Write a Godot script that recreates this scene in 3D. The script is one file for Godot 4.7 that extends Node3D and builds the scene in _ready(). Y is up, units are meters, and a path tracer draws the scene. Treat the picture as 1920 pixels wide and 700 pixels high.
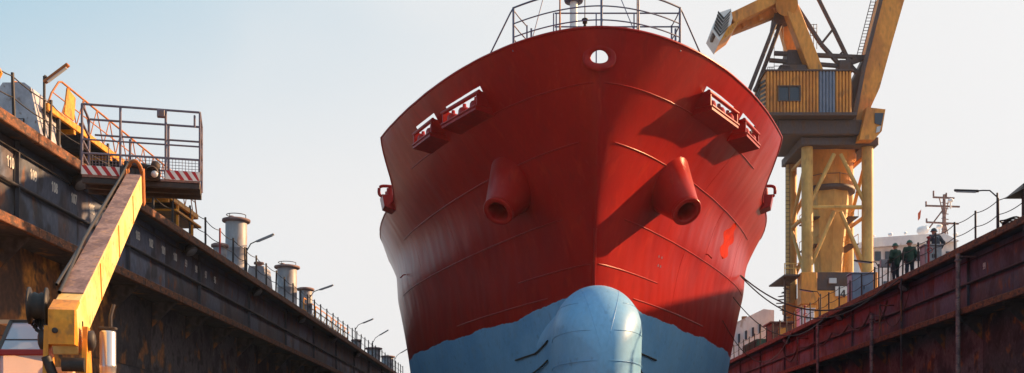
extends Node3D
# A red ship's bow in a floating dock, seen from the dock floor. x right, h = height above the eye, d = depth ahead of the eye.
const EYE := 1.7
const FOCAL := 2000.0
const SHIP_X := 2.17
const WALL_LEFT := -12.0
const WALL_RIGHT := 16.3
const WALL_END := 116.0
var org := Vector3.ZERO
var mats := {}
var taken := {}
var wob := FastNoiseLite.new()
var rng := RandomNumberGenerator.new()

# ---------------------------------------------------------------- helpers
func P(x: float, h: float, d: float) -> Vector3:
	return Vector3(x, h + EYE, -d)

func at(px: float, py: float, d: float) -> Vector3:
	return P((px - 989.0) * d / FOCAL, (863.0 - py) * d / FOCAL, d)

func mb() -> SurfaceTool:
	var st := SurfaceTool.new()
	st.begin(Mesh.PRIMITIVE_TRIANGLES)
	return st

func V(st: SurfaceTool, p: Vector3) -> void:
	st.add_vertex(p - org)

func quad(st: SurfaceTool, a: Vector3, b: Vector3, c: Vector3, d: Vector3) -> void:
	V(st, a); V(st, b); V(st, c); V(st, a); V(st, c); V(st, d)

# box with chamfered edges
func obox(st: SurfaceTool, c: Vector3, ex: Vector3, ey: Vector3, ez: Vector3, ch: float = 0.0) -> void:
	st.set_smooth_group(-1)
	if ch <= 0.0:
		var k := []
		for i in 8:
			k.append(c + ex * (1.0 if i & 1 else -1.0) + ey * (1.0 if i & 2 else -1.0) + ez * (1.0 if i & 4 else -1.0))
		for f in [[0, 2, 3, 1], [4, 5, 7, 6], [0, 1, 5, 4], [2, 6, 7, 3], [0, 4, 6, 2], [1, 3, 7, 5]]:
			quad(st, k[f[0]], k[f[1]], k[f[2]], k[f[3]])
		return
	var ax := [ex, ey, ez]
	var n := [ex.normalized(), ey.normalized(), ez.normalized()]
	var inn := []
	for i in 3:
		inn.append(ax[i] - n[i] * minf(ch, ax[i].length() * 0.45))
	for i in 3:
		var j := (i + 1) % 3
		var l := (i + 2) % 3
		for s in [-1.0, 1.0]:
			var o: Vector3 = c + ax[i] * s
			var q := [o - inn[j] - inn[l], o + inn[j] - inn[l], o + inn[j] + inn[l], o - inn[j] + inn[l]]
			if s < 0:
				quad(st, q[0], q[1], q[2], q[3])
			else:
				quad(st, q[3], q[2], q[1], q[0])
		for s in [-1.0, 1.0]:
			for t in [-1.0, 1.0]:
				var e0: Vector3 = c + ax[j] * s + inn[l] * t
				var e1: Vector3 = c + inn[j] * s + ax[l] * t
				quad(st, e0 - inn[i], e0 + inn[i], e1 + inn[i], e1 - inn[i])
	for sx in [-1.0, 1.0]:
		for sy in [-1.0, 1.0]:
			for sz in [-1.0, 1.0]:
				V(st, c + ax[0] * sx + inn[1] * sy + inn[2] * sz)
				V(st, c + inn[0] * sx + ax[1] * sy + inn[2] * sz)
				V(st, c + inn[0] * sx + inn[1] * sy + ax[2] * sz)

func box(st: SurfaceTool, c: Vector3, s: Vector3, ch: float = 0.0, turn: float = 0.0) -> void:
	var b := Basis(Vector3.UP, turn)
	obox(st, c, b.x * s.x * 0.5, b.y * s.y * 0.5, b.z * s.z * 0.5, ch)

# box between two ranges given in x, h, depth
func rbox(st: SurfaceTool, x0: float, x1: float, h0: float, h1: float, d0: float, d1: float, ch: float = 0.0) -> void:
	box(st, P((x0 + x1) * 0.5, (h0 + h1) * 0.5, (d0 + d1) * 0.5), Vector3(absf(x1 - x0), absf(h1 - h0), absf(d1 - d0)), ch)

# bar of rectangular section from a to b
func bar(st: SurfaceTool, a: Vector3, b: Vector3, w: float, t: float, ch: float = 0.0, up: Vector3 = Vector3.UP) -> void:
	var z := (b - a)
	var zn := z.normalized()
	if absf(zn.dot(up)) > 0.995:
		up = Vector3.FORWARD
	var x := zn.cross(up).normalized()
	var y := x.cross(zn)
	obox(st, (a + b) * 0.5, x * w * 0.5, y * t * 0.5, z * 0.5, ch)

func frame_of(n: Vector3) -> Array:
	var u := Vector3.UP if absf(n.y) < 0.9 else Vector3.RIGHT
	var x := n.cross(u).normalized()
	return [x, x.cross(n)]

func tube(st: SurfaceTool, a: Vector3, b: Vector3, r: float, n: int = 8, r2: float = -1.0, caps: bool = true) -> void:
	if r2 < 0.0:
		r2 = r
	var f := frame_of((b - a).normalized())
	st.set_smooth_group(1)
	var ra := []
	var rb := []
	for i in n + 1:
		var t := TAU * i / n
		var o: Vector3 = f[0] * cos(t) + f[1] * sin(t)
		ra.append(a + o * r); rb.append(b + o * r2)
	for i in n:
		quad(st, ra[i], rb[i], rb[i + 1], ra[i + 1])
	if caps:
		st.set_smooth_group(-1)
		for i in n:
			V(st, a); V(st, ra[i]); V(st, ra[i + 1])
			V(st, b); V(st, rb[i + 1]); V(st, rb[i])

func pipe(st: SurfaceTool, pts: Array, r: float, n: int = 6) -> void:
	st.set_smooth_group(1)
	var rings := []
	for i in pts.size():
		var d: Vector3 = (pts[mini(i + 1, pts.size() - 1)] - pts[maxi(i - 1, 0)]).normalized()
		var f := frame_of(d)
		var ring := []
		for k in n + 1:
			var t := TAU * k / n
			ring.append(pts[i] + (f[0] * cos(t) + f[1] * sin(t)) * r)
		rings.append(ring)
	for i in pts.size() - 1:
		for k in n:
			quad(st, rings[i][k], rings[i + 1][k], rings[i + 1][k + 1], rings[i][k + 1])

# profile of [radius, along] turned round an axis
func lathe(st: SurfaceTool, o: Vector3, axis: Vector3, prof: Array, n: int = 20, smooth: bool = true) -> void:
	var f := frame_of(axis)
	st.set_smooth_group(1 if smooth else -1)
	for j in prof.size() - 1:
		if smooth:
			st.set_smooth_group(1)
		for i in n:
			var t0 := TAU * i / n
			var t1 := TAU * (i + 1) / n
			var a: Vector3 = f[0] * cos(t0) + f[1] * sin(t0)
			var b: Vector3 = f[0] * cos(t1) + f[1] * sin(t1)
			var p0: Vector3 = o + axis * prof[j][1]
			var p1: Vector3 = o + axis * prof[j + 1][1]
			quad(st, p0 + a * prof[j][0], p1 + a * prof[j + 1][0], p1 + b * prof[j + 1][0], p0 + b * prof[j][0])

# polygon (array of points) pushed out along a vector
func prism(st: SurfaceTool, poly: Array, by: Vector3) -> void:
	st.set_smooth_group(-1)
	var n := poly.size()
	var c := Vector3.ZERO
	for p in poly:
		c += p
	c /= n
	for i in n:
		var j := (i + 1) % n
		quad(st, poly[i], poly[j], poly[j] + by, poly[i] + by)
		V(st, c); V(st, poly[j]); V(st, poly[i])
		V(st, c + by); V(st, poly[i] + by); V(st, poly[j] + by)

func sag(a: Vector3, b: Vector3, drop: float, n: int = 14) -> Array:
	var o := []
	for i in n + 1:
		var t := float(i) / n
		o.append(a.lerp(b, t) - Vector3(0, drop * 4.0 * t * (1.0 - t), 0))
	return o

func numbered(called: String) -> String:
	if not taken.has(called):
		taken[called] = 0
		return called
	taken[called] += 1
	return "%s_%03d" % [called, taken[called]]

func inst(called: String, mesh: Mesh, m: Material, parent: Node = self) -> MeshInstance3D:
	var o := MeshInstance3D.new()
	o.mesh = mesh
	o.material_override = m
	o.name = numbered(called) if parent == self else called
	parent.add_child(o, true)
	if parent == self:
		o.position = org
	return o

func obj(called: String, st: SurfaceTool, m: Material, parent: Node = self) -> MeshInstance3D:
	st.generate_normals()
	return inst(called, st.commit(), m, parent)

func tag(o: Node, label: String, category: String, group: String = "") -> Node:
	o.set_meta("label", label)
	o.set_meta("category", category)
	if group:
		o.set_meta("group", group)
	return o

func thing(called: String, label: String, category: String, where: Vector3, group: String = "") -> Node3D:
	var o := Node3D.new()
	o.name = numbered(called)
	add_child(o)
	o.position = where
	org = where
	tag(o, label, category, group)
	return o

func struct(o: Node) -> Node:
	o.set_meta("kind", "structure")
	return o

# grid of points as one smooth mesh; cells in skip are left out
func grid_mesh(rows: Array, cuts: Array = [], flip: bool = false) -> ArrayMesh:
	var nr := rows.size()
	var nc: int = rows[0].size()
	var vs := PackedVector3Array()
	var ns := PackedVector3Array()
	vs.resize(nr * nc)
	ns.resize(nr * nc)
	for r in nr:
		for c in nc:
			var du: Vector3 = rows[r][mini(c + 1, nc - 1)] - rows[r][maxi(c - 1, 0)]
			var dv: Vector3 = rows[mini(r + 1, nr - 1)][c] - rows[maxi(r - 1, 0)][c]
			var n := du.cross(dv).normalized()
			vs[r * nc + c] = rows[r][c] - org
			ns[r * nc + c] = -n if flip else n
	var ix := PackedInt32Array()
	for r in nr - 1:
		for c in nc - 1:
			if not cuts.is_empty() and in_opening((rows[r][c] + rows[r + 1][c + 1]) * 0.5, cuts):
				continue
			var a := r * nc + c
			if flip:
				ix.append_array([a, a + 1, a + nc, a + 1, a + nc + 1, a + nc])
			else:
				ix.append_array([a, a + nc, a + 1, a + 1, a + nc, a + nc + 1])
	var arr := []
	arr.resize(Mesh.ARRAY_MAX)
	arr[Mesh.ARRAY_VERTEX] = vs
	arr[Mesh.ARRAY_NORMAL] = ns
	arr[Mesh.ARRAY_INDEX] = ix
	var m := ArrayMesh.new()
	m.add_surface_from_arrays(Mesh.PRIMITIVE_TRIANGLES, arr)
	return m

# ---------------------------------------------------------------- materials
func noise_bytes(seed_: int, freq: float, size: int, oct: int = 5) -> PackedByteArray:
	var n := FastNoiseLite.new()
	n.seed = seed_
	n.noise_type = FastNoiseLite.TYPE_SIMPLEX_SMOOTH
	n.frequency = freq
	n.fractal_octaves = oct
	var im := n.get_seamless_image(size, size)
	im.convert(Image.FORMAT_L8)
	return im.get_data()

# base colour with layers [colour, seed, frequency, from, to, strength] and fine grain
func layered(base: Color, layers: Array, grain: float, size: int = 384) -> ImageTexture:
	var out := PackedByteArray()
	out.resize(size * size * 3)
	var g := noise_bytes(77, 0.09, size, 4)
	var nb := []
	for l in layers:
		nb.append(noise_bytes(l[1], l[2], size))
	for i in size * size:
		var c := base
		for k in layers.size():
			var l: Array = layers[k]
			c = c.lerp(l[0], smoothstep(l[3], l[4], nb[k][i] / 255.0) * l[5])
		var f := 1.0 + grain * (g[i] / 127.5 - 1.0)
		out[i * 3] = clampi(int(c.r * f * 255.0), 0, 255)
		out[i * 3 + 1] = clampi(int(c.g * f * 255.0), 0, 255)
		out[i * 3 + 2] = clampi(int(c.b * f * 255.0), 0, 255)
	var im := Image.create_from_data(size, size, false, Image.FORMAT_RGB8, out)
	im.generate_mipmaps()
	return ImageTexture.create_from_image(im)

func mat(called: String, col: Color, rough: float, metal: float = 0.0) -> StandardMaterial3D:
	var m := StandardMaterial3D.new()
	m.albedo_color = col
	m.roughness = rough
	m.metallic = metal
	mats[called] = m
	return m

func tmat(called: String, tex: Texture2D, rough: float, scale: Vector3, metal: float = 0.0, bump: float = 0.0) -> StandardMaterial3D:
	var m := mat(called, Color.WHITE, rough, metal)
	m.albedo_texture = tex
	m.uv1_triplanar = true
	m.uv1_world_triplanar = true
	m.uv1_scale = scale
	if bump > 0.0:
		m.heightmap_enabled = true
		m.heightmap_texture = tex
		m.heightmap_scale = bump
	return m

func S(r: int, g: int, b: int) -> Color:
	return Color8(r, g, b)

func make_materials() -> void:
	var red := layered(S(164, 29, 24), [[S(146, 24, 25), 3, 0.006, 0.35, 0.75, 0.8], [S(176, 40, 26), 5, 0.012, 0.58, 0.85, 0.6], [S(120, 28, 28), 9, 0.03, 0.7, 0.9, 0.5], [S(216, 84, 46), 10, 0.016, 0.74, 0.9, 0.35], [S(186, 110, 90), 12, 0.05, 0.8, 0.92, 0.4]], 0.05, 512)
	tmat("red", red, 0.29, Vector3(0.17, 0.055, 0.17))
	mats.red.metallic_specular = 0.3
	var blue := layered(S(128, 182, 222), [[S(110, 168, 214), 13, 0.006, 0.4, 0.75, 0.9], [S(128, 166, 198), 15, 0.014, 0.6, 0.85, 0.6], [S(88, 116, 146), 19, 0.04, 0.74, 0.9, 0.5]], 0.05, 512)
	tmat("blue", blue, 0.4, Vector3(0.13, 0.09, 0.13))
	mats.blue.metallic_specular = 0.35
	tmat("orange_patch", layered(S(196, 48, 18), [[S(170, 36, 20), 23, 0.02, 0.5, 0.7, 0.8]], 0.05, 128), 0.5, Vector3(0.5, 0.5, 0.5))
	mats.orange_patch.metallic_specular = 0.1
	for k in 3:
		var tone: float = [1.0, 0.82, 1.15][k]
		var b := Color(S(76, 82, 98) * tone)
		tmat("steel%d" % k, layered(b, [[S(84, 58, 50), 31 + k, 0.008, 0.5, 0.8, 0.55], [S(136, 72, 40), 35 + k, 0.018, 0.7, 0.86, 0.7], [S(34, 32, 36), 41 + k, 0.012, 0.55, 0.8, 0.7], [S(128, 124, 122), 46 + k, 0.03, 0.78, 0.9, 0.4]], 0.16), 0.62, Vector3(0.16, 0.09, 0.16))
		var b2 := Color(S(86, 78, 80) * tone)
		tmat("rust%d" % k, layered(b2, [[S(52, 46, 50), 51 + k, 0.008, 0.45, 0.7, 0.85], [S(166, 98, 46), 55 + k, 0.012, 0.66, 0.84, 0.75], [S(38, 32, 34), 61 + k, 0.022, 0.6, 0.8, 0.7], [S(122, 110, 104), 66 + k, 0.04, 0.76, 0.9, 0.4]], 0.2), 0.75, Vector3(0.15, 0.13, 0.15))
	tmat("rust_sunlit", layered(S(128, 78, 44), [[S(70, 48, 40), 251, 0.008, 0.5, 0.72, 0.8], [S(206, 132, 52), 255, 0.012, 0.5, 0.76, 0.85], [S(48, 38, 38), 261, 0.026, 0.6, 0.8, 0.7]], 0.2), 0.75, Vector3(0.15, 0.13, 0.15))  # rust, with the warmth of a sunlit patch put into its colour
	tmat("lip", layered(S(112, 66, 40), [[S(60, 42, 36), 71, 0.02, 0.45, 0.7, 0.8], [S(158, 94, 50), 73, 0.04, 0.6, 0.8, 0.7]], 0.2), 0.8, Vector3(0.5, 0.5, 0.3))
	tmat("dark_steel", layered(S(40, 36, 40), [[S(72, 50, 42), 75, 0.03, 0.55, 0.8, 0.6]], 0.15, 256), 0.6, Vector3(0.5, 0.4, 0.5))
	tmat("yellow", layered(S(222, 144, 26), [[S(200, 122, 24), 81, 0.01, 0.4, 0.7, 0.8], [S(128, 84, 44), 83, 0.03, 0.66, 0.84, 0.7], [S(222, 160, 52), 87, 0.02, 0.6, 0.9, 0.6]], 0.1, 256), 0.5, Vector3(0.6, 0.4, 0.6))
	tmat("pale_yellow", layered(S(236, 206, 140), [[S(224, 180, 98), 91, 0.012, 0.45, 0.7, 0.8], [S(150, 104, 62), 93, 0.04, 0.7, 0.86, 0.7]], 0.08, 256), 0.55, Vector3(0.5, 0.5, 0.3))
	tmat("dust", layered(S(142, 116, 114), [[S(100, 78, 82), 95, 0.015, 0.45, 0.65, 0.9], [S(172, 130, 96), 97, 0.03, 0.65, 0.85, 0.7]], 0.2, 256), 0.9, Vector3(0.7, 0.7, 0.5))
	tmat("crane_yellow", layered(S(226, 148, 60), [[S(190, 116, 52), 101, 0.01, 0.4, 0.75, 0.7], [S(124, 84, 52), 103, 0.03, 0.7, 0.9, 0.5]], 0.08, 256), 0.6, Vector3(0.12, 0.05, 0.12))
	tmat("crane_pale", layered(S(216, 172, 98), [[S(180, 132, 66), 107, 0.01, 0.4, 0.75, 0.8], [S(140, 98, 64), 109, 0.03, 0.7, 0.9, 0.5]], 0.08, 256), 0.6, Vector3(0.12, 0.05, 0.12))
	tmat("crane_dark", layered(S(80, 64, 66), [[S(96, 62, 46), 111, 0.02, 0.5, 0.8, 0.7]], 0.1, 256), 0.65, Vector3(0.2, 0.1, 0.2))
	tmat("stack_grey", layered(S(156, 152, 156), [[S(128, 124, 132), 121, 0.01, 0.4, 0.7, 0.8], [S(140, 96, 70), 123, 0.03, 0.68, 0.86, 0.7]], 0.06, 256), 0.5, Vector3(0.4, 0.15, 0.4))
	tmat("winch_grey", layered(S(180, 178, 186), [[S(158, 156, 166), 125, 0.012, 0.4, 0.7, 0.8], [S(110, 84, 70), 127, 0.04, 0.7, 0.86, 0.7]], 0.06, 256), 0.5, Vector3(0.4, 0.3, 0.4))
	tmat("concrete", layered(S(152, 146, 138), [[S(124, 116, 108), 131, 0.01, 0.4, 0.7, 0.9], [S(128, 92, 66), 133, 0.02, 0.62, 0.82, 0.6]], 0.18), 0.85, Vector3(0.08, 0.08, 0.08))
	tmat("ship_white", layered(S(236, 234, 234), [[S(214, 214, 222), 141, 0.01, 0.4, 0.75, 0.8], [S(160, 128, 108), 143, 0.03, 0.76, 0.9, 0.5]], 0.04, 256), 0.5, Vector3(0.08, 0.04, 0.08))
	tmat("hose_black", layered(S(36, 32, 34), [[S(64, 48, 42), 145, 0.03, 0.5, 0.8, 0.6]], 0.15, 128), 0.6, Vector3(2, 2, 2))
	tmat("rail_blue", layered(S(96, 104, 132), [[S(122, 82, 84), 147, 0.04, 0.55, 0.8, 0.7]], 0.1, 128), 0.5, Vector3(1, 1, 1))
	tmat("basket_paint", layered(S(104, 98, 116), [[S(132, 96, 78), 149, 0.04, 0.58, 0.8, 0.7]], 0.1, 128), 0.5, Vector3(1, 1, 1))
	tmat("rope", layered(S(74, 62, 60), [[S(112, 92, 76), 151, 0.05, 0.5, 0.8, 0.6]], 0.2, 128), 0.9, Vector3(3, 3, 3))
	tmat("rail_orange", layered(S(176, 104, 48), [[S(118, 70, 48), 153, 0.04, 0.5, 0.8, 0.7]], 0.1, 128), 0.6, Vector3(1, 1, 1))
	tmat("corrugated_blue", layered(S(116, 126, 148), [[S(96, 104, 126), 155, 0.02, 0.5, 0.8, 0.7]], 0.08, 128), 0.5, Vector3(0.2, 0.1, 0.2))
	mat("black", S(22, 20, 22), 0.6)
	mat("chrome", S(200, 198, 200), 0.28, 0.85)
	mat("white_paint", S(222, 220, 218), 0.5)
	mat("red_paint", S(176, 30, 34), 0.5)
	mat("red_frame", S(150, 34, 36), 0.5)
	mat("figure_white", S(206, 202, 196), 0.7)
	mat("jacket_green", S(26, 58, 46), 0.85)
	mat("jacket_grey", S(52, 54, 64), 0.85)
	mat("trousers_dark", S(34, 38, 48), 0.9)
	mat("boot_black", S(24, 22, 22), 0.6)
	mat("skin", S(176, 122, 96), 0.6)
	mat("helmet_green", S(32, 78, 62), 0.4)
	mat("helmet_dark", S(44, 50, 60), 0.4)
	mat("print_pale", S(176, 180, 184), 0.7)
	mat("green_paint", S(38, 84, 66), 0.6)
	mat("brown_paint", S(112, 74, 58), 0.7)
	mat("yellow_pane", S(222, 150, 40), 0.35)
	mat("window_dark", S(52, 62, 80), 0.15)
	mat("flag_orange", S(196, 92, 62), 0.8)
	var g := mat("cab_glass", Color(0.74, 0.8, 0.9, 0.55), 0.06)  # pale tint and opacity stand in for reflected sky
	g.transparency = BaseMaterial3D.TRANSPARENCY_ALPHA
	mat("cab_cream", S(196, 164, 132), 0.7)
	mat("lens", S(196, 198, 204), 0.2)
	mat("dull_lens", S(104, 98, 100), 0.35)
	# sheeting of the added shed and the quay behind the camera
	tmat("sheeting", layered(S(140, 132, 126), [[S(112, 100, 92), 161, 0.02, 0.5, 0.8, 0.6]], 0.06, 128), 0.7, Vector3(0.1, 0.05, 0.1))

# ---------------------------------------------------------------- sky
func make_sky(sun: Vector3) -> PanoramaSkyMaterial:
	var w := 512
	var hh := 256
	var im := Image.create(w, hh, false, Image.FORMAT_RGBF)
	var cl := FastNoiseLite.new()
	cl.seed = 8
	cl.frequency = 1.6
	cl.fractal_octaves = 5
	for y in hh:
		var el := (0.5 - (y + 0.5) / hh) * PI
		for x in w:
			var az := (x + 0.5) / w * TAU
			var v := Vector3(sin(az) * cos(el), sin(el), -cos(az) * cos(el))
			var gam := rad_to_deg(acos(clampf(v.dot(sun), -1.0, 1.0)))
			var e := maxf(rad_to_deg(el), 0.0)
			var near_sun := 1.0 - smoothstep(52.0, 95.0, gam)
			var low := (1.0 - smoothstep(12.0, 27.0, e)) * (1.0 - smoothstep(70.0, 112.0, gam))
			var white := 1.0 - (1.0 - low) * (1.0 - near_sun)
			var p := v / (0.25 + maxf(v.y, 0.0))
			var c := smoothstep(0.0, 0.75, cl.get_noise_3d(p.x, 0.0, p.z)) * 0.5 * smoothstep(4.0, 14.0, e)
			white = clampf(white + c * (1.0 - white), 0.0, 1.0)
			var col := Color(0.22, 0.51, 0.70).lerp(Color(0.20, 0.31, 0.45), smoothstep(88.0, 150.0, gam))
			col = col.lerp(Color(0.85, 0.85, 0.855), white)
			col *= 1.0 + 0.5 * exp(-pow(gam / 24.0, 2.0))
			im.set_pixel(x, y, col * 0.51)
	var m := PanoramaSkyMaterial.new()
	m.panorama = ImageTexture.create_from_image(im)
	return m

# ---------------------------------------------------------------- the ship's form
const TH := [-0.7, 1.0, 3.0, 5.2, 7.9, 9.9, 11.5, 12.9]
const TZ := [36.6, 35.7, 35.2, 34.8, 33.8, 32.9, 32.3, 31.85]
const TC := [0.5, 0.6, 0.72, 0.83, 0.87, 1.17, 1.7, 2.24]
const TE := [0.86, 0.85, 0.82, 0.80, 0.80, 0.705, 0.612, 0.537]
const TB := [8.6, 8.8, 8.9, 8.9, 9.3, 9.6, 10.4, 12.0]

func tab(t: Array, h: float) -> float:
	var n := TH.size()
	var i := 0
	while i < n - 2 and h > TH[i + 1]:
		i += 1
	var w := clampf((h - TH[i]) / (TH[i + 1] - TH[i]), 0.0, 1.0)
	var pre: int = maxi(i - 1, 0)
	var post: int = mini(i + 2, n - 1)
	var pt: float = TH[pre] - TH[i] if pre < i else -(TH[i + 1] - TH[i])
	var qt: float = TH[post] - TH[i] if post > i + 1 else 2.0 * (TH[i + 1] - TH[i])
	var pv: float = t[pre] if pre < i else 2.0 * t[i] - t[i + 1]
	var qv: float = t[post] if post > i + 1 else 2.0 * t[i + 1] - t[i]
	return cubic_interpolate_in_time(t[i], t[i + 1], pv, qv, w, TH[i + 1] - TH[i], pt, qt)

func stem_d(h: float) -> float:
	return tab(TZ, h)

# half breadth at height h, u metres behind the stem
func breadth(h: float, u: float) -> float:
	if u <= 0.0:
		return 0.0
	var x := tab(TC, h) * pow(u, tab(TE, h))
	var cap := tab(TB, h)
	var b := x * pow(1.0 + pow(x / cap, 8.0), -0.125)
	var k := clampf((h + 0.7) / 1.8, 0.0, 1.0)
	return b * sqrt(maxf(1.0 - pow(1.0 - k, 2.4), 0.0))

func hull(side: float, h: float, u: float, out: float = 0.0) -> Vector3:
	var d := stem_d(h) + u
	var b := breadth(h, u)
	var ripple := wob.get_noise_3d(d * 1.9 + h * 0.5, h * 0.6, side * 40.0) * 0.013 * smoothstep(0.1, 1.2, u)
	return P(SHIP_X + side * (b + ripple + out), h, d)

func u_for(h: float, b: float) -> float:
	var lo := 0.0
	var hi := 40.0
	for i in 40:
		var m := (lo + hi) * 0.5
		if breadth(h, m) < b:
			lo = m
		else:
			hi = m
	return lo

func top_h(u: float) -> float:
	return 12.9 - 1.8 * pow(smoothstep(10.9, 13.4, u), 0.6)

func paint_h(u: float, side: float) -> float:
	return 5.1 + 0.32 * (1.0 - smoothstep(0.0, 5.0, u)) + 0.04 * sin(u * 1.3 + side) + 0.025 * sin(u * 3.1 + 2.0 * side) + 0.03 * wob.get_noise_2d(u * 6.0, side * 9.0)

func hull_n(side: float, h: float, u: float) -> Vector3:
	var a := hull(side, h, u + 0.15) - hull(side, h, maxf(u - 0.15, 0.001))
	var b := hull(side, h + 0.15, u + stem_d(h) - stem_d(h + 0.15)) - hull(side, h - 0.15, u + stem_d(h) - stem_d(h - 0.15))
	var n := a.cross(b).normalized()
	return n if n.x * side > 0.0 else -n

# scale of the bulb's section and its half breadth at a depth
func bulb_size(d: float) -> Array:
	var t := clampf((d - 30.5) / 2.9, 0.0, 1.0)
	var g := pow(maxf(1.0 - pow(1.0 - t, 2.1), 0.0), 0.5)
	return [1.38 * g + 0.06 * pow(maxf(d - 34.0, 0.0), 1.5), g]

# section: round top, upright sides, round bottom
func bulb_point(d: float, a: float) -> Vector3:
	var z := bulb_size(d)
	var c := cos(a)
	var q := sin(a)
	var h: float = 2.9 + z[1] * ((1.08 + 1.44 * q) if q > 0.0 else lerpf(1.08, -1.2, smoothstep(0.0, 0.5, -q)) + 1.2 * q)
	return P(SHIP_X + z[0] * c, h, d)

# half breadth of the bulb at a height
func bulb_breadth(d: float, h: float) -> float:
	var z := bulb_size(d)
	var y: float = (h - 2.9) / maxf(z[1], 0.01)
	if y > 1.08:
		var q := (y - 1.08) / 1.44
		return z[0] * sqrt(maxf(1.0 - q * q, 0.0))
	return z[0]

# is a point of the plating inside the centre chock or one of the fairlead openings
func in_opening(p: Vector3, cuts: Array) -> bool:
	var e := P(SHIP_X, 12.13, stem_d(12.13))
	if absf(p.x - e.x) < 0.4 and absf(p.y - e.y) < 0.4:
		return pow((p.x - e.x) / 0.28, 2.0) + pow((p.y - e.y) / 0.22, 2.0) < 1.0
	for c in cuts:
		var q: Vector3 = p - c[0]
		if q.y > -0.33 and q.y < 0.31 and absf(q.dot(c[1])) < c[2] * 0.5 and q.length() < 2.0:
			return true
	return false

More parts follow.
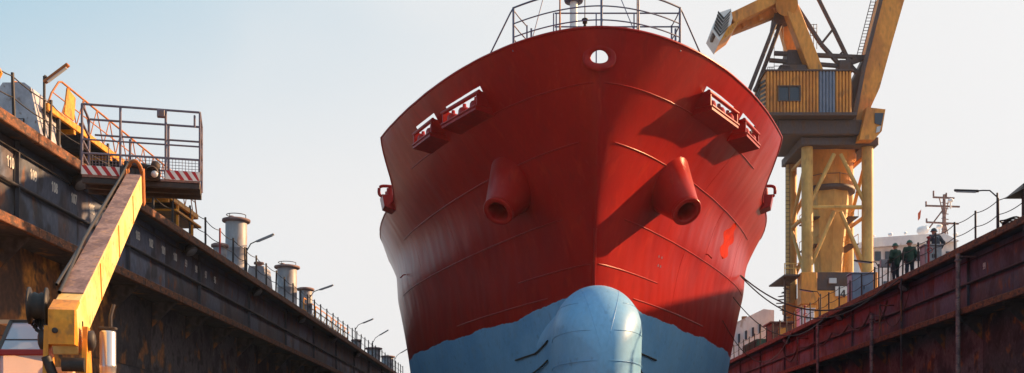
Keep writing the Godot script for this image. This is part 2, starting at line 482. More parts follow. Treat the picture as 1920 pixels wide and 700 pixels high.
func build_ship() -> void:
	var ship := thing("cargo_ship", "large ship with red topsides and blue bulbous bow standing in the dock", "ship", P(SHIP_X, -0.7, 60.0))
	# openings in the bulwark: [side, height, half breadth, length]
	var leads := []
	for s in [-1.0, 1.0]:
		leads.append([s, 11.98, 4.22, 2.4])
		leads.append([s, 12.0, 5.72, 1.75])
	var cuts := []
	for l in leads:
		var u := u_for(l[1], l[2])
		var c := hull(l[0], l[1], u)
		var t := (hull(l[0], l[1], u + 0.5) - hull(l[0], l[1], u - 0.5)).normalized()
		cuts.append([c, t, l[3], hull_n(l[0], l[1], u), l[0]])
	var us := []
	for i in 221:
		us.append(21.0 * pow(i / 220.0, 1.6))
	for i in 10:
		us.append(21.0 + (i + 1) * 6.0)
	for s in [-1.0, 1.0]:
		var rows := []
		for r in 151:
			var row := []
			for u in us:
				var hp := paint_h(u, s)
				row.append(hull(s, lerpf(hp, top_h(u), r / 150.0), u))
			rows.append(row)
		inst("topside_plating", grid_mesh(rows, cuts, s > 0), mats.red, ship)
		rows = []
		for r in 61:
			var row := []
			for u in us:
				row.append(hull(s, lerpf(-0.7, paint_h(u, s), pow(r / 60.0, 1.3)), u))
			rows.append(row)
		inst("bottom_plating", grid_mesh(rows, [], s > 0), mats.blue, ship)
		# capping of the bulwark
		var cap := mb()
		var pts := []
		for i in range(0, us.size(), 2):
			pts.append(hull(s, top_h(us[i]), us[i]) + Vector3(0, 0.03, 0))
		pipe(cap, pts, 0.045, 6)
		obj("bulwark_rail", cap, mats.red, ship)
		# weld seams of the plating
		for q in [[11.45, 0.02, 3.05], [11.45, 6.2, 9.6], [9.9, 0.35, 15.0], [7.9, 1.2, 17.5], [6.35, 0.1, 3.9], [5.55, 2.0, 9.6]]:
			var w := mb()
			var line := []
			var n := 60
			for i in n + 1:
				line.append(hull(s, q[0], lerpf(q[1], q[2], pow(float(i) / n, 1.5)), 0.006))
			pipe(w, line, 0.021, 6)
			obj("weld_seam", w, mats.red, ship)
		# vertical butts of the plating
		for q in [[9.9, 11.45, 5.6], [7.9, 9.9, 8.5], [5.3, 7.9, 6.3], [7.9, 9.9, 13.0]]:
			var w := mb()
			var line := []
			for i in 25:
				var h := lerpf(q[0], q[1], i / 24.0)
				line.append(hull(s, h, q[2] + stem_d(8.0) - stem_d(h), 0.0))
			pipe(w, line, 0.005, 5)
			obj("weld_seam", w, mats.red, ship)
	# transom and decks
	var st := mb()
	st.set_smooth_group(-1)
	for i in 20:
		var h0 := lerpf(-0.7, 11.15, i / 20.0)
		var h1 := lerpf(-0.7, 11.15, (i + 1) / 20.0)
		quad(st, hull(-1, h0, 81), hull(1, h0, 81), hull(1, h1, 81), hull(-1, h1, 81))
	obj("transom", st, mats.red, ship)
	st = mb()
	st.set_smooth_group(-1)
	for i in range(0, us.size() - 1, 3):
		var j := mini(i + 3, us.size() - 1)
		var h: float = 11.42 if us[i] < 12.4 else 10.5
		quad(st, hull(-1, h, us[i], -0.02), hull(-1, h, us[j], -0.02), hull(1, h, us[j], -0.02), hull(1, h, us[i], -0.02))
	obj("deck", st, mats.dark_steel, ship)
	# bulbous bow
	var rows := []
	for i in 71:
		var d := lerpf(30.5, 42.0, pow(i / 70.0, 2.0))
		var row := []
		for k in 73:
			row.append(bulb_point(d, TAU * k / 72.0))
		rows.append(row)
	var bulb := inst("bulbous_bow", grid_mesh(rows), mats.blue, ship)
	# seams on the bulb: level ones and lengthwise ones
	for hh in [3.75, 4.65, 2.85]:
		var w := mb()
		var line := []
		for i in 61:
			var t := lerpf(-1.0, 1.0, i / 60.0)
			var dd := 30.52 + 3.6 * pow(absf(t), 1.6)
			var z := bulb_size(dd)
			if z[1] * 2.3 < hh - 2.85:
				continue
			line.append(P(SHIP_X + signf(t) * (bulb_breadth(dd, hh) + 0.002), hh, dd - 0.004))
		if line.size() > 4:
			pipe(w, line, 0.010, 5)
			obj("weld_seam", w, mats.blue, bulb)
	for ang in [62.0, 114.0]:
		var w := mb()
		var line := []
		for i in 41:
			line.append(bulb_point(lerpf(30.53, 35.0, pow(i / 40.0, 2.0)), deg_to_rad(ang)))
		pipe(w, line, 0.010, 5)
		obj("weld_seam", w, mats.blue, bulb)
	# black edge bars where bulb and bottom meet
	for s in [-1.0, 1.0]:
		for hh in [3.95, 3.3]:
			var w := mb()
			var line := []
			for i in 15:
				var d := lerpf(35.4, 39.6, i / 14.0)
				var h: float = hh - 0.25 * i / 14.0
				var b := breadth(h, d - stem_d(h))
				line.append(P(SHIP_X + s * (maxf(b, bulb_breadth(d, h)) + 0.03), h, d))
			pipe(w, line, 0.032, 6)
			obj("edge_bar", w, mats.black, ship)
	# stem bar
	st = mb()
	var line := []
	for i in 20:
		var h := lerpf(4.7, 7.4, i / 19.0)
		line.append(P(SHIP_X, h, stem_d(h) - 0.0))
	pipe(st, line, 0.05, 8)
	obj("stem_bar", st, mats.red, ship)
	# centre chock: a thick oval ring round the eye
	var fc := P(SHIP_X, 12.13, stem_d(12.13) - 0.03)
	rows = []
	for i in 49:
		var a := TAU * i / 48.0
		var row := []
		for k in 15:
			var b := TAU * k / 14.0
			var rx := 0.385 + 0.125 * cos(b)
			var ry := 0.32 + 0.125 * cos(b)
			row.append(fc + Vector3(cos(a) * rx, sin(a) * ry, 0.07 * sin(b) - 0.10 * pow(absf(cos(a)), 2.0)))
		rows.append(row)
	inst("centre_chock", grid_mesh(rows), mats.red, ship)
	# roller fairleads
	for c in cuts:
		roller_fairlead(ship, c)
	# hawse pipe bolsters for the anchors
	for s in [-1.0, 1.0]:
		var root := P(SHIP_X + s * 2.55, 9.5, 36.7)
		var tip := P(SHIP_X + s * 3.15, 8.3, 35.6)
		var ax := (tip - root).normalized()
		var L := root.distance_to(tip)
		st = mb()
		lathe(st, root, ax, [[1.28, -1.0], [0.99, 0.0], [0.87, 0.4], [0.74, 0.85], [0.62, 1.25], [0.5, L * 0.965]], 40)
		var hp := obj("hawse_bolster", st, mats.red, ship)
		st = mb()
		lathe(st, tip, ax, [[0.49, -0.1], [0.52, -0.075], [0.525, 0.02], [0.50, 0.05], [0.38, 0.05], [0.345, 0.02], [0.33, -0.12], [0.32, -0.5]], 36)
		obj("lip", st, mats.red, hp)
		st = mb()
		lathe(st, tip, ax, [[0.322, -0.45], [0.31, -1.1], [0.0, -1.1]], 24)
		obj("pipe_bore", st, mats.red, hp)
	build_ship_fittings(ship)

func roller_fairlead(ship: Node3D, c: Array) -> void:
	var o: Vector3 = c[0]
	var t: Vector3 = c[1]
	var L: float = c[2]
	var n: Vector3 = c[3]
	n = Vector3(n.x, 0, n.z).normalized()
	t = Vector3(t.x, 0, t.z).normalized()
	var y := Vector3.UP
	# the plating leans out with height, so the box follows it
	var root := Node3D.new()
	root.name = "roller_fairlead"
	ship.add_child(root, true)
	var st := mb()
	var A := o + y * -0.36
	# sill box: deep below the rollers, underside sloping back to the plating
	var poly := [A + n * 0.34 - t * L * 0.5, A + n * 0.34 - t * L * 0.5 - y * 0.13, A - n * 0.5 - t * L * 0.5 - y * 0.24, A - n * 0.45 - t * L * 0.5]
	prism(st, poly, t * L)
	obj("sill", st, mats.red, root)
	st = mb()
	bar(st, A + n * 0.355 - t * (L * 0.5 + 0.03), A + n * 0.355 + t * (L * 0.5 + 0.03), 0.05, 0.06, 0.012)
	obj("sill_edge", st, mats.red, root)
	# cheeks at the ends
	for e in [-1.0, 1.0]:
		st = mb()
		var q := [A + n * 0.31, A - n * 0.3, A - n * 0.02 + y * 0.46, A + n * 0.2 + y * 0.5, A + n * 0.31 + y * 0.4]
		for i in 5:
			q[i] += t * (L * 0.5 * e - 0.03)
		prism(st, q, t * 0.06)
		obj("cheek", st, mats.red, root)
	# head bar over the rollers
	st = mb()
	tube(st, A + n * 0.27 + y * 0.43 - t * (L * 0.5 + 0.12), A + n * 0.27 + y * 0.43 + t * (L * 0.5 + 0.12), 0.07, 12)
	obj("head_bar", st, mats.red, root)
	var k := 3 if L > 2.0 else 2
	for i in k:
		st = mb()
		var w := A + t * L * ((i + 0.5) / k - 0.5) + n * 0.1
		lathe(st, w, y, [[0.0, 0.0], [0.27, 0.0], [0.27, 0.03], [0.22, 0.07], [0.21, 0.2], [0.17, 0.27], [0.07, 0.31], [0.06, 0.42], [0.0, 0.42]], 18)
		obj("roller", st, mats.red, root)

# a point above the bulwark, s from -1 to 1 round the bow
func bow_edge(s: float, h: float) -> Vector3:
	var p := hull(signf(s) if s != 0.0 else 1.0, 12.9, u_for(12.9, absf(s) * 2.6), 0.0)
	return Vector3(p.x, h + EYE, p.z - 0.12)

func build_ship_fittings(ship: Node3D) -> void:
	# pulpit rail on the bow
	var pulpit := Node3D.new()
	pulpit.name = "bow_railing"
	ship.add_child(pulpit, true)
	for hh in [14.12, 13.62, 13.2]:
		var st := mb()
		var line := []
		for i in 41:
			line.append(bow_edge(lerpf(-1.0, 1.0, i / 40.0), hh))
		pipe(st, line, 0.028 if hh > 14.0 else 0.02, 6)
		obj("rail", st, mats.rail_blue, pulpit)
	for s in [-1.0, 0.02, 1.0]:
		var st := mb()
		var p: Vector3 = bow_edge(s, 12.75)
		bar(st, p, Vector3(p.x, 14.14 + EYE, p.z), 0.07, 0.05, 0.01)
		obj("post", st, mats.rail_blue, pulpit)
	for s in [-1.0, 1.0]:
		var st := mb()
		var a: Vector3 = bow_edge(s, 14.12)
		var b := hull(s, 12.9, u_for(12.9, 3.4)) + Vector3(0, 0.02, -0.08)
		pipe(st, [a, a.lerp(b, 0.12) + Vector3(0, 0.03, 0), b], 0.026, 6)
		obj("brace", st, mats.rail_blue, pulpit)
		# short return rails running aft
		var c := a + Vector3(-s * 0.42 if s < 0.0 else -0.1, 0, -1.2)
		for hh in [14.05, 13.6, 13.15]:
			st = mb()
			var a2 := Vector3(a.x, hh + EYE, a.z)
			var c2 := Vector3(c.x, hh + EYE - 0.02, c.z)
			pipe(st, [a2, a2.lerp(c2, 0.4) - Vector3(0, 0.02, 0), c2], 0.02, 6)
			obj("rail", st, mats.rail_blue, pulpit)
		st = mb()
		bar(st, Vector3(c.x, 12.5 + EYE, c.z), Vector3(c.x, 14.06 + EYE, c.z), 0.05, 0.05)
		bar(st, Vector3(c.x + 0.14, 12.5 + EYE, c.z - 0.1), Vector3(c.x + 0.14, 14.0 + EYE, c.z - 0.1), 0.06, 0.05)
		obj("post", st, mats.rail_blue, pulpit)
	# platform rail behind
	for hh in [14.5, 14.06]:
		var st := mb()
		tube(st, at(1040, 863 - hh * FOCAL / 34.6, 34.6), at(1272, 863 - hh * FOCAL / 34.6, 34.6), 0.024, 6)
		obj("rail", st, mats.rail_blue, pulpit)
	for px in [1038, 1043, 1118, 1189]:
		var st := mb()
		var p := at(px, 60, 34.6)
		bar(st, Vector3(p.x, 11.4 + EYE, p.z), Vector3(p.x, 14.5 + EYE, p.z), 0.04, 0.04)
		obj("post", st, mats.rail_blue, pulpit)
	# mast with its lights, stays and a lamp
	var mast := Node3D.new()
	mast.name = "mast"
	ship.add_child(mast, true)
	var m0 := P(SHIP_X, 10.4, 50.0)
	var st := mb()
	tube(st, m0, m0 + Vector3(0, 22, 0), 0.22, 14, 0.15)
	obj("pole", st, mats.ship_white, mast)
	for hh in [21.45, 24.0]:
		st = mb()
		lathe(st, P(SHIP_X, hh, 50.0), Vector3.UP, [[0.2, 0.0], [0.42, 0.02], [0.46, 0.1], [0.42, 0.18], [0.2, 0.2]], 16)
		obj("platform", st, mats.rail_blue, mast)
	st = mb()
	tube(st, P(SHIP_X + 0.52, 15.0, 49.9), P(SHIP_X + 0.52, 26.0, 49.9), 0.025, 6)
	obj("cable", st, mats.black, mast)
	for q in [[-1.4, 0.0], [1.5, 0.0]]:
		st = mb()
		tube(st, P(SHIP_X + q[0] * 2.0, 12.0, 38.0), P(SHIP_X, 27.0, 50.0), 0.02, 5)
		obj("stay", st, mats.rail_blue, mast)
	# light poles on the bow
	for q in [[1050, 33.8, 0.045, 15.5, "rail_orange"], [1197, 33.6, 0.07, 15.2, "rail_blue"], [1195, 33.5, 0.03, 16.2, "rail_blue"]]:
		st = mb()
		var p := at(q[0], 60, q[1])
		tube(st, Vector3(p.x, 11.42 + EYE, p.z), Vector3(p.x, q[3] + EYE, p.z), q[2], 8, q[2] * 0.4)
		obj("flagpole", st, mats[q[4]], ship)
	# windlass platform and its lamp seen over the stem
	st = mb()
	rbox(st, SHIP_X - 1.4, SHIP_X - 0.3, 13.6, 13.78, 35.0, 36.0, 0.03)
	rbox(st, SHIP_X - 1.0, SHIP_X - 0.7, 11.42, 13.6, 35.3, 35.7)
	obj("windlass_platform", st, mats.winch_grey, ship)
	st = mb()
	var l0 := P(SHIP_X - 0.38, 13.3, 33.2)
	lathe(st, l0, Vector3.UP, [[0.0, -1.9], [0.05, -1.9], [0.05, 0.0], [0.11, 0.02], [0.12, 0.16], [0.05, 0.2], [0.04, 0.27], [0.075, 0.3], [0.075, 0.38], [0.1, 0.4], [0.1, 0.43], [0.03, 0.47], [0.0, 0.47]], 12)
	obj("signal_lamp", st, mats.black, ship)
	# mooring chocks standing out from the main deck edge
	for s in [-1.0, 1.0]:
		var u := 14.3
		var h := 11.12
		var o := hull(s, h, u)
		var n := Vector3(s, 0, 0.25).normalized()
		var t := Vector3(-n.z, 0, n.x)
		var ch := Node3D.new()
		ch.name = "mooring_chock"
		ship.add_child(ch, true)
		st = mb()
		var A := o + n * 0.02 + Vector3(0, 0.4, 0)
		prism(st, [A - t * 0.45 - n * 0.3, A - t * 0.45 + n * 0.35, A - t * 0.45 + n * 0.25 - Vector3(0, 0.5, 0), A - t * 0.45 - n * 0.3 - Vector3(0, 0.7, 0)], t * 0.9)
		obj("bracket", st, mats.red, ch)
		st = mb()
		var q := []
		for i in 21:
			var a := TAU * i / 20.0
			q.append(A + n * (0.08 + 0.36 * signf(cos(a)) * pow(absf(cos(a)), 0.6)) + Vector3(0, 0.24 + 0.24 * signf(sin(a)) * pow(absf(sin(a)), 0.6), 0))
		pipe(st, q, 0.07, 8)
		obj("ring", st, mats.red, ch)
		for k in 2:
			st = mb()
			tube(st, A + t * (0.3 - 0.6 * k), A + t * (0.3 - 0.6 * k) + Vector3(0, 0.3, 0), 0.14, 12)
			obj("roller", st, mats.red, ch)
		# deck rail going aft
		for hh in [11.5, 11.9, 12.25]:
			st = mb()
			var line := []
			for i in 12:
				var uu := 13.4 + i * 0.9
				line.append(hull(s, 11.0, uu, -0.25) + Vector3(0, hh - 11.0, 0))
			pipe(st, line, 0.025, 5)
			obj("deck_rail", st, mats.rail_blue, ship)
		for i in 6:
			st = mb()
			var p := hull(s, 11.0, 13.5 + i * 1.8, -0.25)
			bar(st, p, p + Vector3(0, 1.27, 0), 0.05, 0.05)
			obj("deck_rail_post", st, mats.rail_blue, ship)
	# a brighter orange-red patch and small fittings on the right bow
	var rows := []
	for r in 17:
		var row := []
		for c in 13:
			var v := r / 16.0 * 2.0 - 1.0
			var w := c / 12.0 * 2.0 - 1.0
			var h := 9.15 + v * 0.75
			var half := 0.75 * sqrt(maxf(1.0 - v * v, 0.0)) * (1.0 + 0.35 * sin(v * 7.0))
			row.append(hull(1.0, h, 11.3 + v * 0.35 + w * half, 0.004))
		rows.append(row)
	inst("orange_red_patch", grid_mesh(rows, [], true), mats.orange_patch, ship)
	for q in [[7.25, 3.9], [7.25, 4.15], [6.95, 3.9], [6.95, 4.1]]:
		st = mb()
		var p := hull(1.0, q[0], q[1], 0.004)
		bar(st, p - Vector3(0, 0.04, 0), p + Vector3(0, 0.04, 0), 0.05, 0.02)
		obj("draft_mark", st, mats.figure_white, ship)
	for q in [[1.0, 8.15, 8.5, 0.1], [-1.0, 8.6, 16.0, 0.1]]:
		st = mb()
		var p := hull(q[0], q[1], q[2], 0.03)
		pipe(st, [p, p + hull_n(q[0], q[1], q[2]) * q[3], p + hull_n(q[0], q[1], q[2]) * q[3] + Vector3(0.16 * q[0], -0.12, -0.1)], 0.03, 6)
		obj("pad_eye", st, mats.red, ship)

# ---------------------------------------------------------------- the dock
func dock_wall(s: float, x: float, label: String) -> Node3D:
	var w := thing("dock_wall", label, "dock wall", P(x + s * 3.0, -1.7, 55.0))
	var d0 := 8.0
	var d1 := WALL_END
	var left := s < 0.0
	var st := mb()
	rbox(st, x + s * 1.12, x + s * 6.0, -1.7, 5.5, d0, d1)
	rbox(st, x + s * 0.62, x + s * 6.0, 5.66, 7.84, d0, d1)
	obj("core", st, mats.dark_steel, w)
	st = mb()
	rbox(st, x + s * 0.1, x + s * 6.0, 7.84, 7.97, d0, d1)
	obj("deck", st, mats.steel1, w)
	st = mb()
	rbox(st, x + s * 0.08, x + s * 5.0, 5.5, 5.66, d0, d1)
	obj("ledge", st, mats.rust1, w)
	var step := 3.63
	var i := 0
	var z := d0
	while z < d1:
		# kerb planks of the deck and the ledge
		st = mb()
		rbox(st, x - s * 0.02, x + s * 0.14, 7.76 + rng.randf() * 0.02, 8.03 + rng.randf() * 0.02, z + 0.02, z + step - 0.02, 0.02)
		obj("kerb_plank", st, mats.lip, w)
		st = mb()
		rbox(st, x - s * 0.02 + rng.randf() * 0.01, x + s * 0.1, 5.46, 5.69 + rng.randf() * 0.015, z + 0.01, z + step - 0.01, 0.015)
		obj("ledge_plank", st, mats.lip, w)
		# plates of the upper band, slightly dished between frames
		plate(w, x + s * 0.56, s, 6.74, 7.82, z + 0.012, z + step - 0.012, mats["steel%d" % (rng.randi() % 3)])
		plate(w, x + s * 0.56, s, 5.67, 6.7, z + 0.012, z + step - 0.012, mats["steel%d" % (rng.randi() % 3)])
		# plates of the lower wall
		for r in 3:
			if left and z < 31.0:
				plate(w, x + s * 1.06, s, -1.7 + r * 2.4 + 0.01, -1.7 + (r + 1) * 2.4 - 0.012, z + 0.012, z + step - 0.012, mats.rust_sunlit)  # near left plates: rust plus painted sun warmth
				continue
			plate(w, x + s * 1.06, s, -1.7 + r * 2.4 + 0.01, -1.7 + (r + 1) * 2.4 - 0.012, z + 0.012, z + step - 0.012, mats["rust%d" % (rng.randi() % 3)])
		# bracket under the ledge
		st = mb()
		prism(st, [P(x + s * 0.15, 5.49, z), P(x + s * 1.05, 5.49, z), P(x + s * 1.05, 4.6, z)], Vector3(0, 0, -0.03))
		obj("bracket", st, mats.rust1, w)
		if i % 2 == 1:
			st = mb()
			rbox(st, x + s * 0.46, x + s * 0.56, 5.68, 7.82, z - 0.03, z + 0.03)
			obj("stiffener", st, mats.steel1, w)
		i += 1
		z += step
	st = mb()
	tube(st, P(x + s * 0.5, 6.72, d0), P(x + s * 0.5, 6.72, d1), 0.05, 8)
	tube(st, P(x + s * 0.48, 7.55, d0), P(x + s * 0.48, 7.55, d1), 0.022, 6)
	obj("service_pipe", st, mats.dark_steel, w)
	return w

func plate(w: Node3D, x: float, s: float, h0: float, h1: float, d0: float, d1: float, m: Material) -> void:
	var rows := []
	var a := rng.randf_range(-0.02, 0.012)
	var nj := 5
	var ni := 9
	for j in nj:
		var row := []
		for i in ni:
			var v := j / float(nj - 1)
			var u := i / float(ni - 1)
			var dent := a * 4.0 * v * (1.0 - v) * (0.5 + 0.5 * absf(sin(u * PI * 3.0))) + wob.get_noise_2d(lerpf(d0, d1, u) * 3.0, h0 * 7.0 + v * 8.0) * 0.008
			var rim := 0.03 if (i == 0 or i == ni - 1 or j == 0 or j == nj - 1) else 0.0
			row.append(P(x + s * (rim + dent * (1.0 if rim == 0.0 else 0.0)), lerpf(h0, h1, v if (j == 0 or j == nj - 1) else lerpf(0.03, 0.97, v)), lerpf(d0, d1, u if (i == 0 or i == ni - 1) else lerpf(0.02, 0.98, u))))
		rows.append(row)
	inst("plate", grid_mesh(rows, [], s > 0), m, w)

func lettering(w: Node3D, text: String, where: Vector3, turn: float, size: float, m: Material, called: String = "frame_number", condense: float = 1.0) -> void:
	var t := TextMesh.new()
	var f := SystemFont.new()
	f.font_names = PackedStringArray(["Droid Sans"])
	f.font_weight = 700
	t.font = f
	t.text = text
	t.font_size = 32
	t.pixel_size = size / 23.0
	t.depth = 0.012
	var o := MeshInstance3D.new()
	o.mesh = t
	o.material_override = m
	o.name = called
	w.add_child(o, true)
	o.position = where - w.position
	o.rotation.y = turn
	o.scale = Vector3(condense, 1, 1)

func railing(s: float, x: float, label: String, start: float, n: int, gap: float) -> void:
	var r := thing("guard_railing", label, "railing", P(x, 8.0, start + n * gap * 0.5))
	var tops := []
	for i in n:
		var lean := rng.randf_range(-0.03, 0.03)
		var d := start + i * gap
		var a := P(x, 7.97, d)
		var b := P(x + lean, 9.13, d + rng.randf_range(-0.03, 0.03))
		var st := mb()
		tube(st, a, b, 0.04, 8)
		lathe(st, a, Vector3.UP, [[0.0, 0.0], [0.09, 0.0], [0.09, 0.05], [0.045, 0.1]], 8)
		obj("post", st, mats.red_frame if i == 11 and s < 0.0 else mats.dark_steel, r)
		tops.append([a, b])
	for k in [0.93, 0.5]:
		var st := mb()
		for i in n - 1:
			pipe(st, sag(tops[i][0].lerp(tops[i][1], k), tops[i + 1][0].lerp(tops[i + 1][1], k), rng.randf_range(0.04, 0.1), 6), 0.016, 5)
		obj("chain", st, mats.dark_steel, r)

func floodlight(x: float, s: float, d: float, label: String) -> void:
	# round bulkhead floodlight hanging below the deck lip
	var o := P(x + s * 0.25, 7.62, d)
	var f := thing("bulkhead_floodlight", label, "floodlight", o, "floodlights under the dock decks")
	var st := mb()
	var ax := Vector3(-s * 0.55, -0.75, 0.2).normalized()
	lathe(st, o, ax, [[0.0, -0.18], [0.12, -0.17], [0.2, -0.08], [0.235, 0.05], [0.24, 0.12], [0.22, 0.13]], 18)
	obj("housing", st, mats.dark_steel, f)
	st = mb()
	lathe(st, o, ax, [[0.22, 0.11], [0.15, 0.16], [0.0, 0.18]], 18)
	obj("lens", st, mats.dull_lens, f)
	st = mb()
	bar(st, o - ax * 0.15, P(x + s * 0.3, 7.86, d), 0.05, 0.03)
	bar(st, o - ax * 0.15, P(x + s * 0.56, 7.5, d), 0.05, 0.03)
	obj("bracket", st, mats.dark_steel, f)

func lamp_post(base: Vector3, height: float, reach: Vector3, label: String, m: Material, lamp_len: float = 0.75) -> void:
	var l := thing("deck_lamp", label, "lamp", base, "tube lamps on the dock decks")
	var top := base + Vector3(0, height, 0)
	var st := mb()
	tube(st, base, top, 0.035, 8)
	obj("post", st, mats.dark_steel, l)
	st = mb()
	var e := top + reach
	pipe(st, [top - Vector3(0, 0.15, 0), top.lerp(e, 0.35) + Vector3(0, 0.06, 0), top.lerp(e, 0.7) + Vector3(0, 0.04, 0), e], 0.025, 6)
	obj("arm", st, mats.dark_steel, l)
	st = mb()
	var dir := Vector3(reach.x, reach.y * 0.7, reach.z).normalized()
	if reach.y < 0.0:
		dir = Vector3(0.8, 0.6, 0)
	bar(st, e - dir * 0.1, e + dir * lamp_len, 0.16, 0.07, 0.02)
	var hd := obj("lamp_head", st, m, l)
	st = mb()
	bar(st, e - Vector3(0, 0.045, 0), e + dir * (lamp_len - 0.06) - Vector3(0, 0.045, 0), 0.12, 0.03, 0.01)
	obj("tube_cover", st, mats.lens, hd)

func vent_stack(x: float, d: float, r: float, height: float, label: String, handles: bool = true) -> void:
	var o := P(x, 7.97, d)
	var v := thing("ventilation_stack", label, "vent stack", o, "ventilation stacks on the left dock deck")
	var st := mb()
	lathe(st, o, Vector3.UP, [[r * 1.12, 0.0], [r * 1.12, 0.06], [r, 0.07], [r, height * 0.5], [r * 1.015, height * 0.5 + 0.01], [r * 1.015, height * 0.5 + 0.05], [r, height * 0.5 + 0.06], [r, height - 0.16]], 28)
	obj("shell", st, mats.stack_grey, v)
	st = mb()
	lathe(st, o, Vector3.UP, [[r, height - 0.18], [r * 1.28, height - 0.15], [r * 1.32, height - 0.1], [r * 1.3, height - 0.04], [r * 1.02, height], [0.0, height + 0.03]], 28)
	var cap := obj("cap", st, mats.dust, v)
	if handles:
		st = mb()
		var pts := []
		for i in 13:
			var a := PI * i / 12.0 * 1.3
			pts.append(o + Vector3(cos(a) * r * 0.9, height + 0.16, sin(a) * r * 0.9))
		pipe(st, pts, 0.02, 5)
		for i in [0, 6, 12]:
			tube(st, pts[i], pts[i] - Vector3(0, 0.17, 0), 0.018, 5)
		obj("hoop", st, mats.dark_steel, cap)
		st = mb()
		lathe(st, o + Vector3(-r * 0.45, height, 0), Vector3.UP, [[0.12, 0.0], [0.12, 0.12], [0.0, 0.16]], 10)
		obj("plug", st, mats.dust, cap)

func build_left_dock() -> void:
	var w := dock_wall(-1.0, WALL_LEFT, "rusty steel dock wall on the left carrying white frame numbers")
	for n in [110, 109, 108, 107, 106, 105, 104, 103, 102, 101, 100, 99, 98, 97, 96]:
		var d: float = 25.85 + 1.21 * (110 - n)
		lettering(w, str(n), P(WALL_LEFT - 0.545, 7.22, d), PI / 2, 0.27, mats.figure_white, "frame_number", 0.62)
	railing(-1.0, WALL_LEFT - 0.12, "chain railing of dark posts along the left dock deck", 21.42, 45, 1.87)
	var where := ["beside frame number 107", "below the gangway's far end", "below the tall funnel pair", "past the third funnel", "next to the far lamps", "farthest under the left deck"]
	for k in 6:
		floodlight(WALL_LEFT, -1.0, 29.2 + 9.5 * k, "round floodlight under the left deck lip " + where[k])
	# winch housing
	var o := P(-12.9, 7.97, 26.9)
	var h := thing("winch_housing", "grey sloped steel housing on the left dock deck", "winch housing", o)
	var st := mb()
	prism(st, [P(-13.3, 7.97, 26.6), P(-12.12, 7.97, 26.6), P(-12.4, 9.3, 26.6), P(-12.56, 9.42, 26.6), P(-13.1, 9.42, 26.6), P(-13.25, 9.2, 26.6)], Vector3(0, 0, -1.2))
	obj("shell", st, mats.winch_grey, h)
	st = mb()
	lathe(st, P(-12.27, 8.7, 27.3), Vector3(1, 0.2, 0).normalized(), [[0.2, -0.05], [0.2, 0.03], [0.17, 0.04], [0.16, 0.01], [0.0, 0.01]], 20)
	obj("hatch", st, mats.winch_grey, h)
	for q in [[-12.95, -12.8, 9.4, 0.12], [-12.7, -12.55, 8.2, 0.3]]:
		st = mb()
		var dz: float = 26.9 if q[2] > 9.0 else 26.55
		pipe(st, [P(q[0], q[2], dz), P(q[0], q[2] + q[3], dz), P(q[1], q[2] + q[3], dz), P(q[1], q[2], dz)], 0.02, 6)
		obj("handle", st, mats.dark_steel, h)
	# lamps
	lamp_post(P(-12.15, 7.97, 26.8), 1.68, Vector3(0.08, -0.1, 0), "tube lamp tilted up beside the grey winch housing", mats.rail_orange, 0.66)
	lamp_post(P(-12.2, 7.97, 46.3), 1.25, Vector3(0.5, 0.3, 0), "tube lamp between the two tall funnels", mats.stack_grey)
	lamp_post(P(-12.2, 7.97, 59.8), 1.3, Vector3(0.6, 0.3, 0), "tube lamp just past the narrow third funnel", mats.stack_grey)
	lamp_post(P(-12.2, 7.97, 75.5), 1.4, Vector3(0.6, 0.35, 0), "tube lamp before the far grey pots", mats.stack_grey)
	lamp_post(P(-12.2, 7.97, 84.0), 1.4, Vector3(0.6, 0.5, 0), "tube lamp over the nearer far grey pot", mats.stack_grey)
	lamp_post(P(-12.2, 7.97, 98.0), 1.4, Vector3(0.6, 0.5, 0), "last tube lamp close to the ship's hull", mats.stack_grey)
	# stacks
	vent_stack(-12.95, 47.4, 0.47, 2.75, "tallest grey funnel with a hoop on its cap")
	vent_stack(-12.9, 57.2, 0.52, 2.45, "second grey funnel with a hoop, right of the vent hood")
	vent_stack(-12.8, 61.5, 0.38, 1.95, "narrow third funnel with a plain cap", false)
	vent_stack(-12.7, 44.0, 0.27, 0.95, "short squat stack beside the tallest funnel", false)
	vent_stack(-12.6, 78.5, 0.3, 0.9, "small dark stack on the far left deck", false)
	vent_stack(-12.7, 88.0, 0.55, 1.3, "wide short stack below the far lamps", false)
	vent_stack(-12.7, 97.0, 0.5, 1.5, "far short stack beside the ship's blue bottom", false)
	# vent hood
	o = P(-12.8, 7.97, 51.0)
	h = thing("vent_hood", "grey tapering vent hood between two funnels", "vent hood", o)
	st = mb()
	prism(st, [P(-13.4, 7.97, 50.3), P(-12.3, 7.97, 50.3), P(-12.45, 9.15, 50.3), P(-13.15, 9.15, 50.3)], Vector3(0, 0, -1.3))
	obj("shell", st, mats.stack_grey, h)
	st = mb()
	lathe(st, P(-12.8, 9.15, 50.8), Vector3.UP, [[0.14, 0.0], [0.14, 0.16], [0.24, 0.17], [0.24, 0.26], [0.0, 0.32]], 16)
	obj("mushroom_cap", st, mats.dust, h)
	# lit lattice railing farther along
	o = P(-12.5, 7.97, 67.0)
	h = thing("yellow_walkway", "sunlit yellow walkway frame behind the far left railing", "walkway", o)
	for i in 9:
		st = mb()
		var d := 60.5 + i * 1.7
		tube(st, P(-12.7, 7.97, d), P(-12.7, 9.2, d), 0.035, 6)
		tube(st, P(-12.7, 8.1, d), P(-12.7, 9.1, d + 1.7), 0.025, 6)
		obj("upright", st, mats.yellow, h)
	for hh in [8.55, 8.9, 9.2]:
		st = mb()
		tube(st, P(-12.7, hh, 60.5), P(-12.7, hh, 75.5), 0.03, 6)
		obj("rail", st, mats.yellow, h)
	build_gangway()
	# loose small things on the deck edge
	o = P(-12.35, 7.97, 23.9)
	h = thing("sign_board", "small yellow board at the left frame edge", "board", o)
	st = mb()
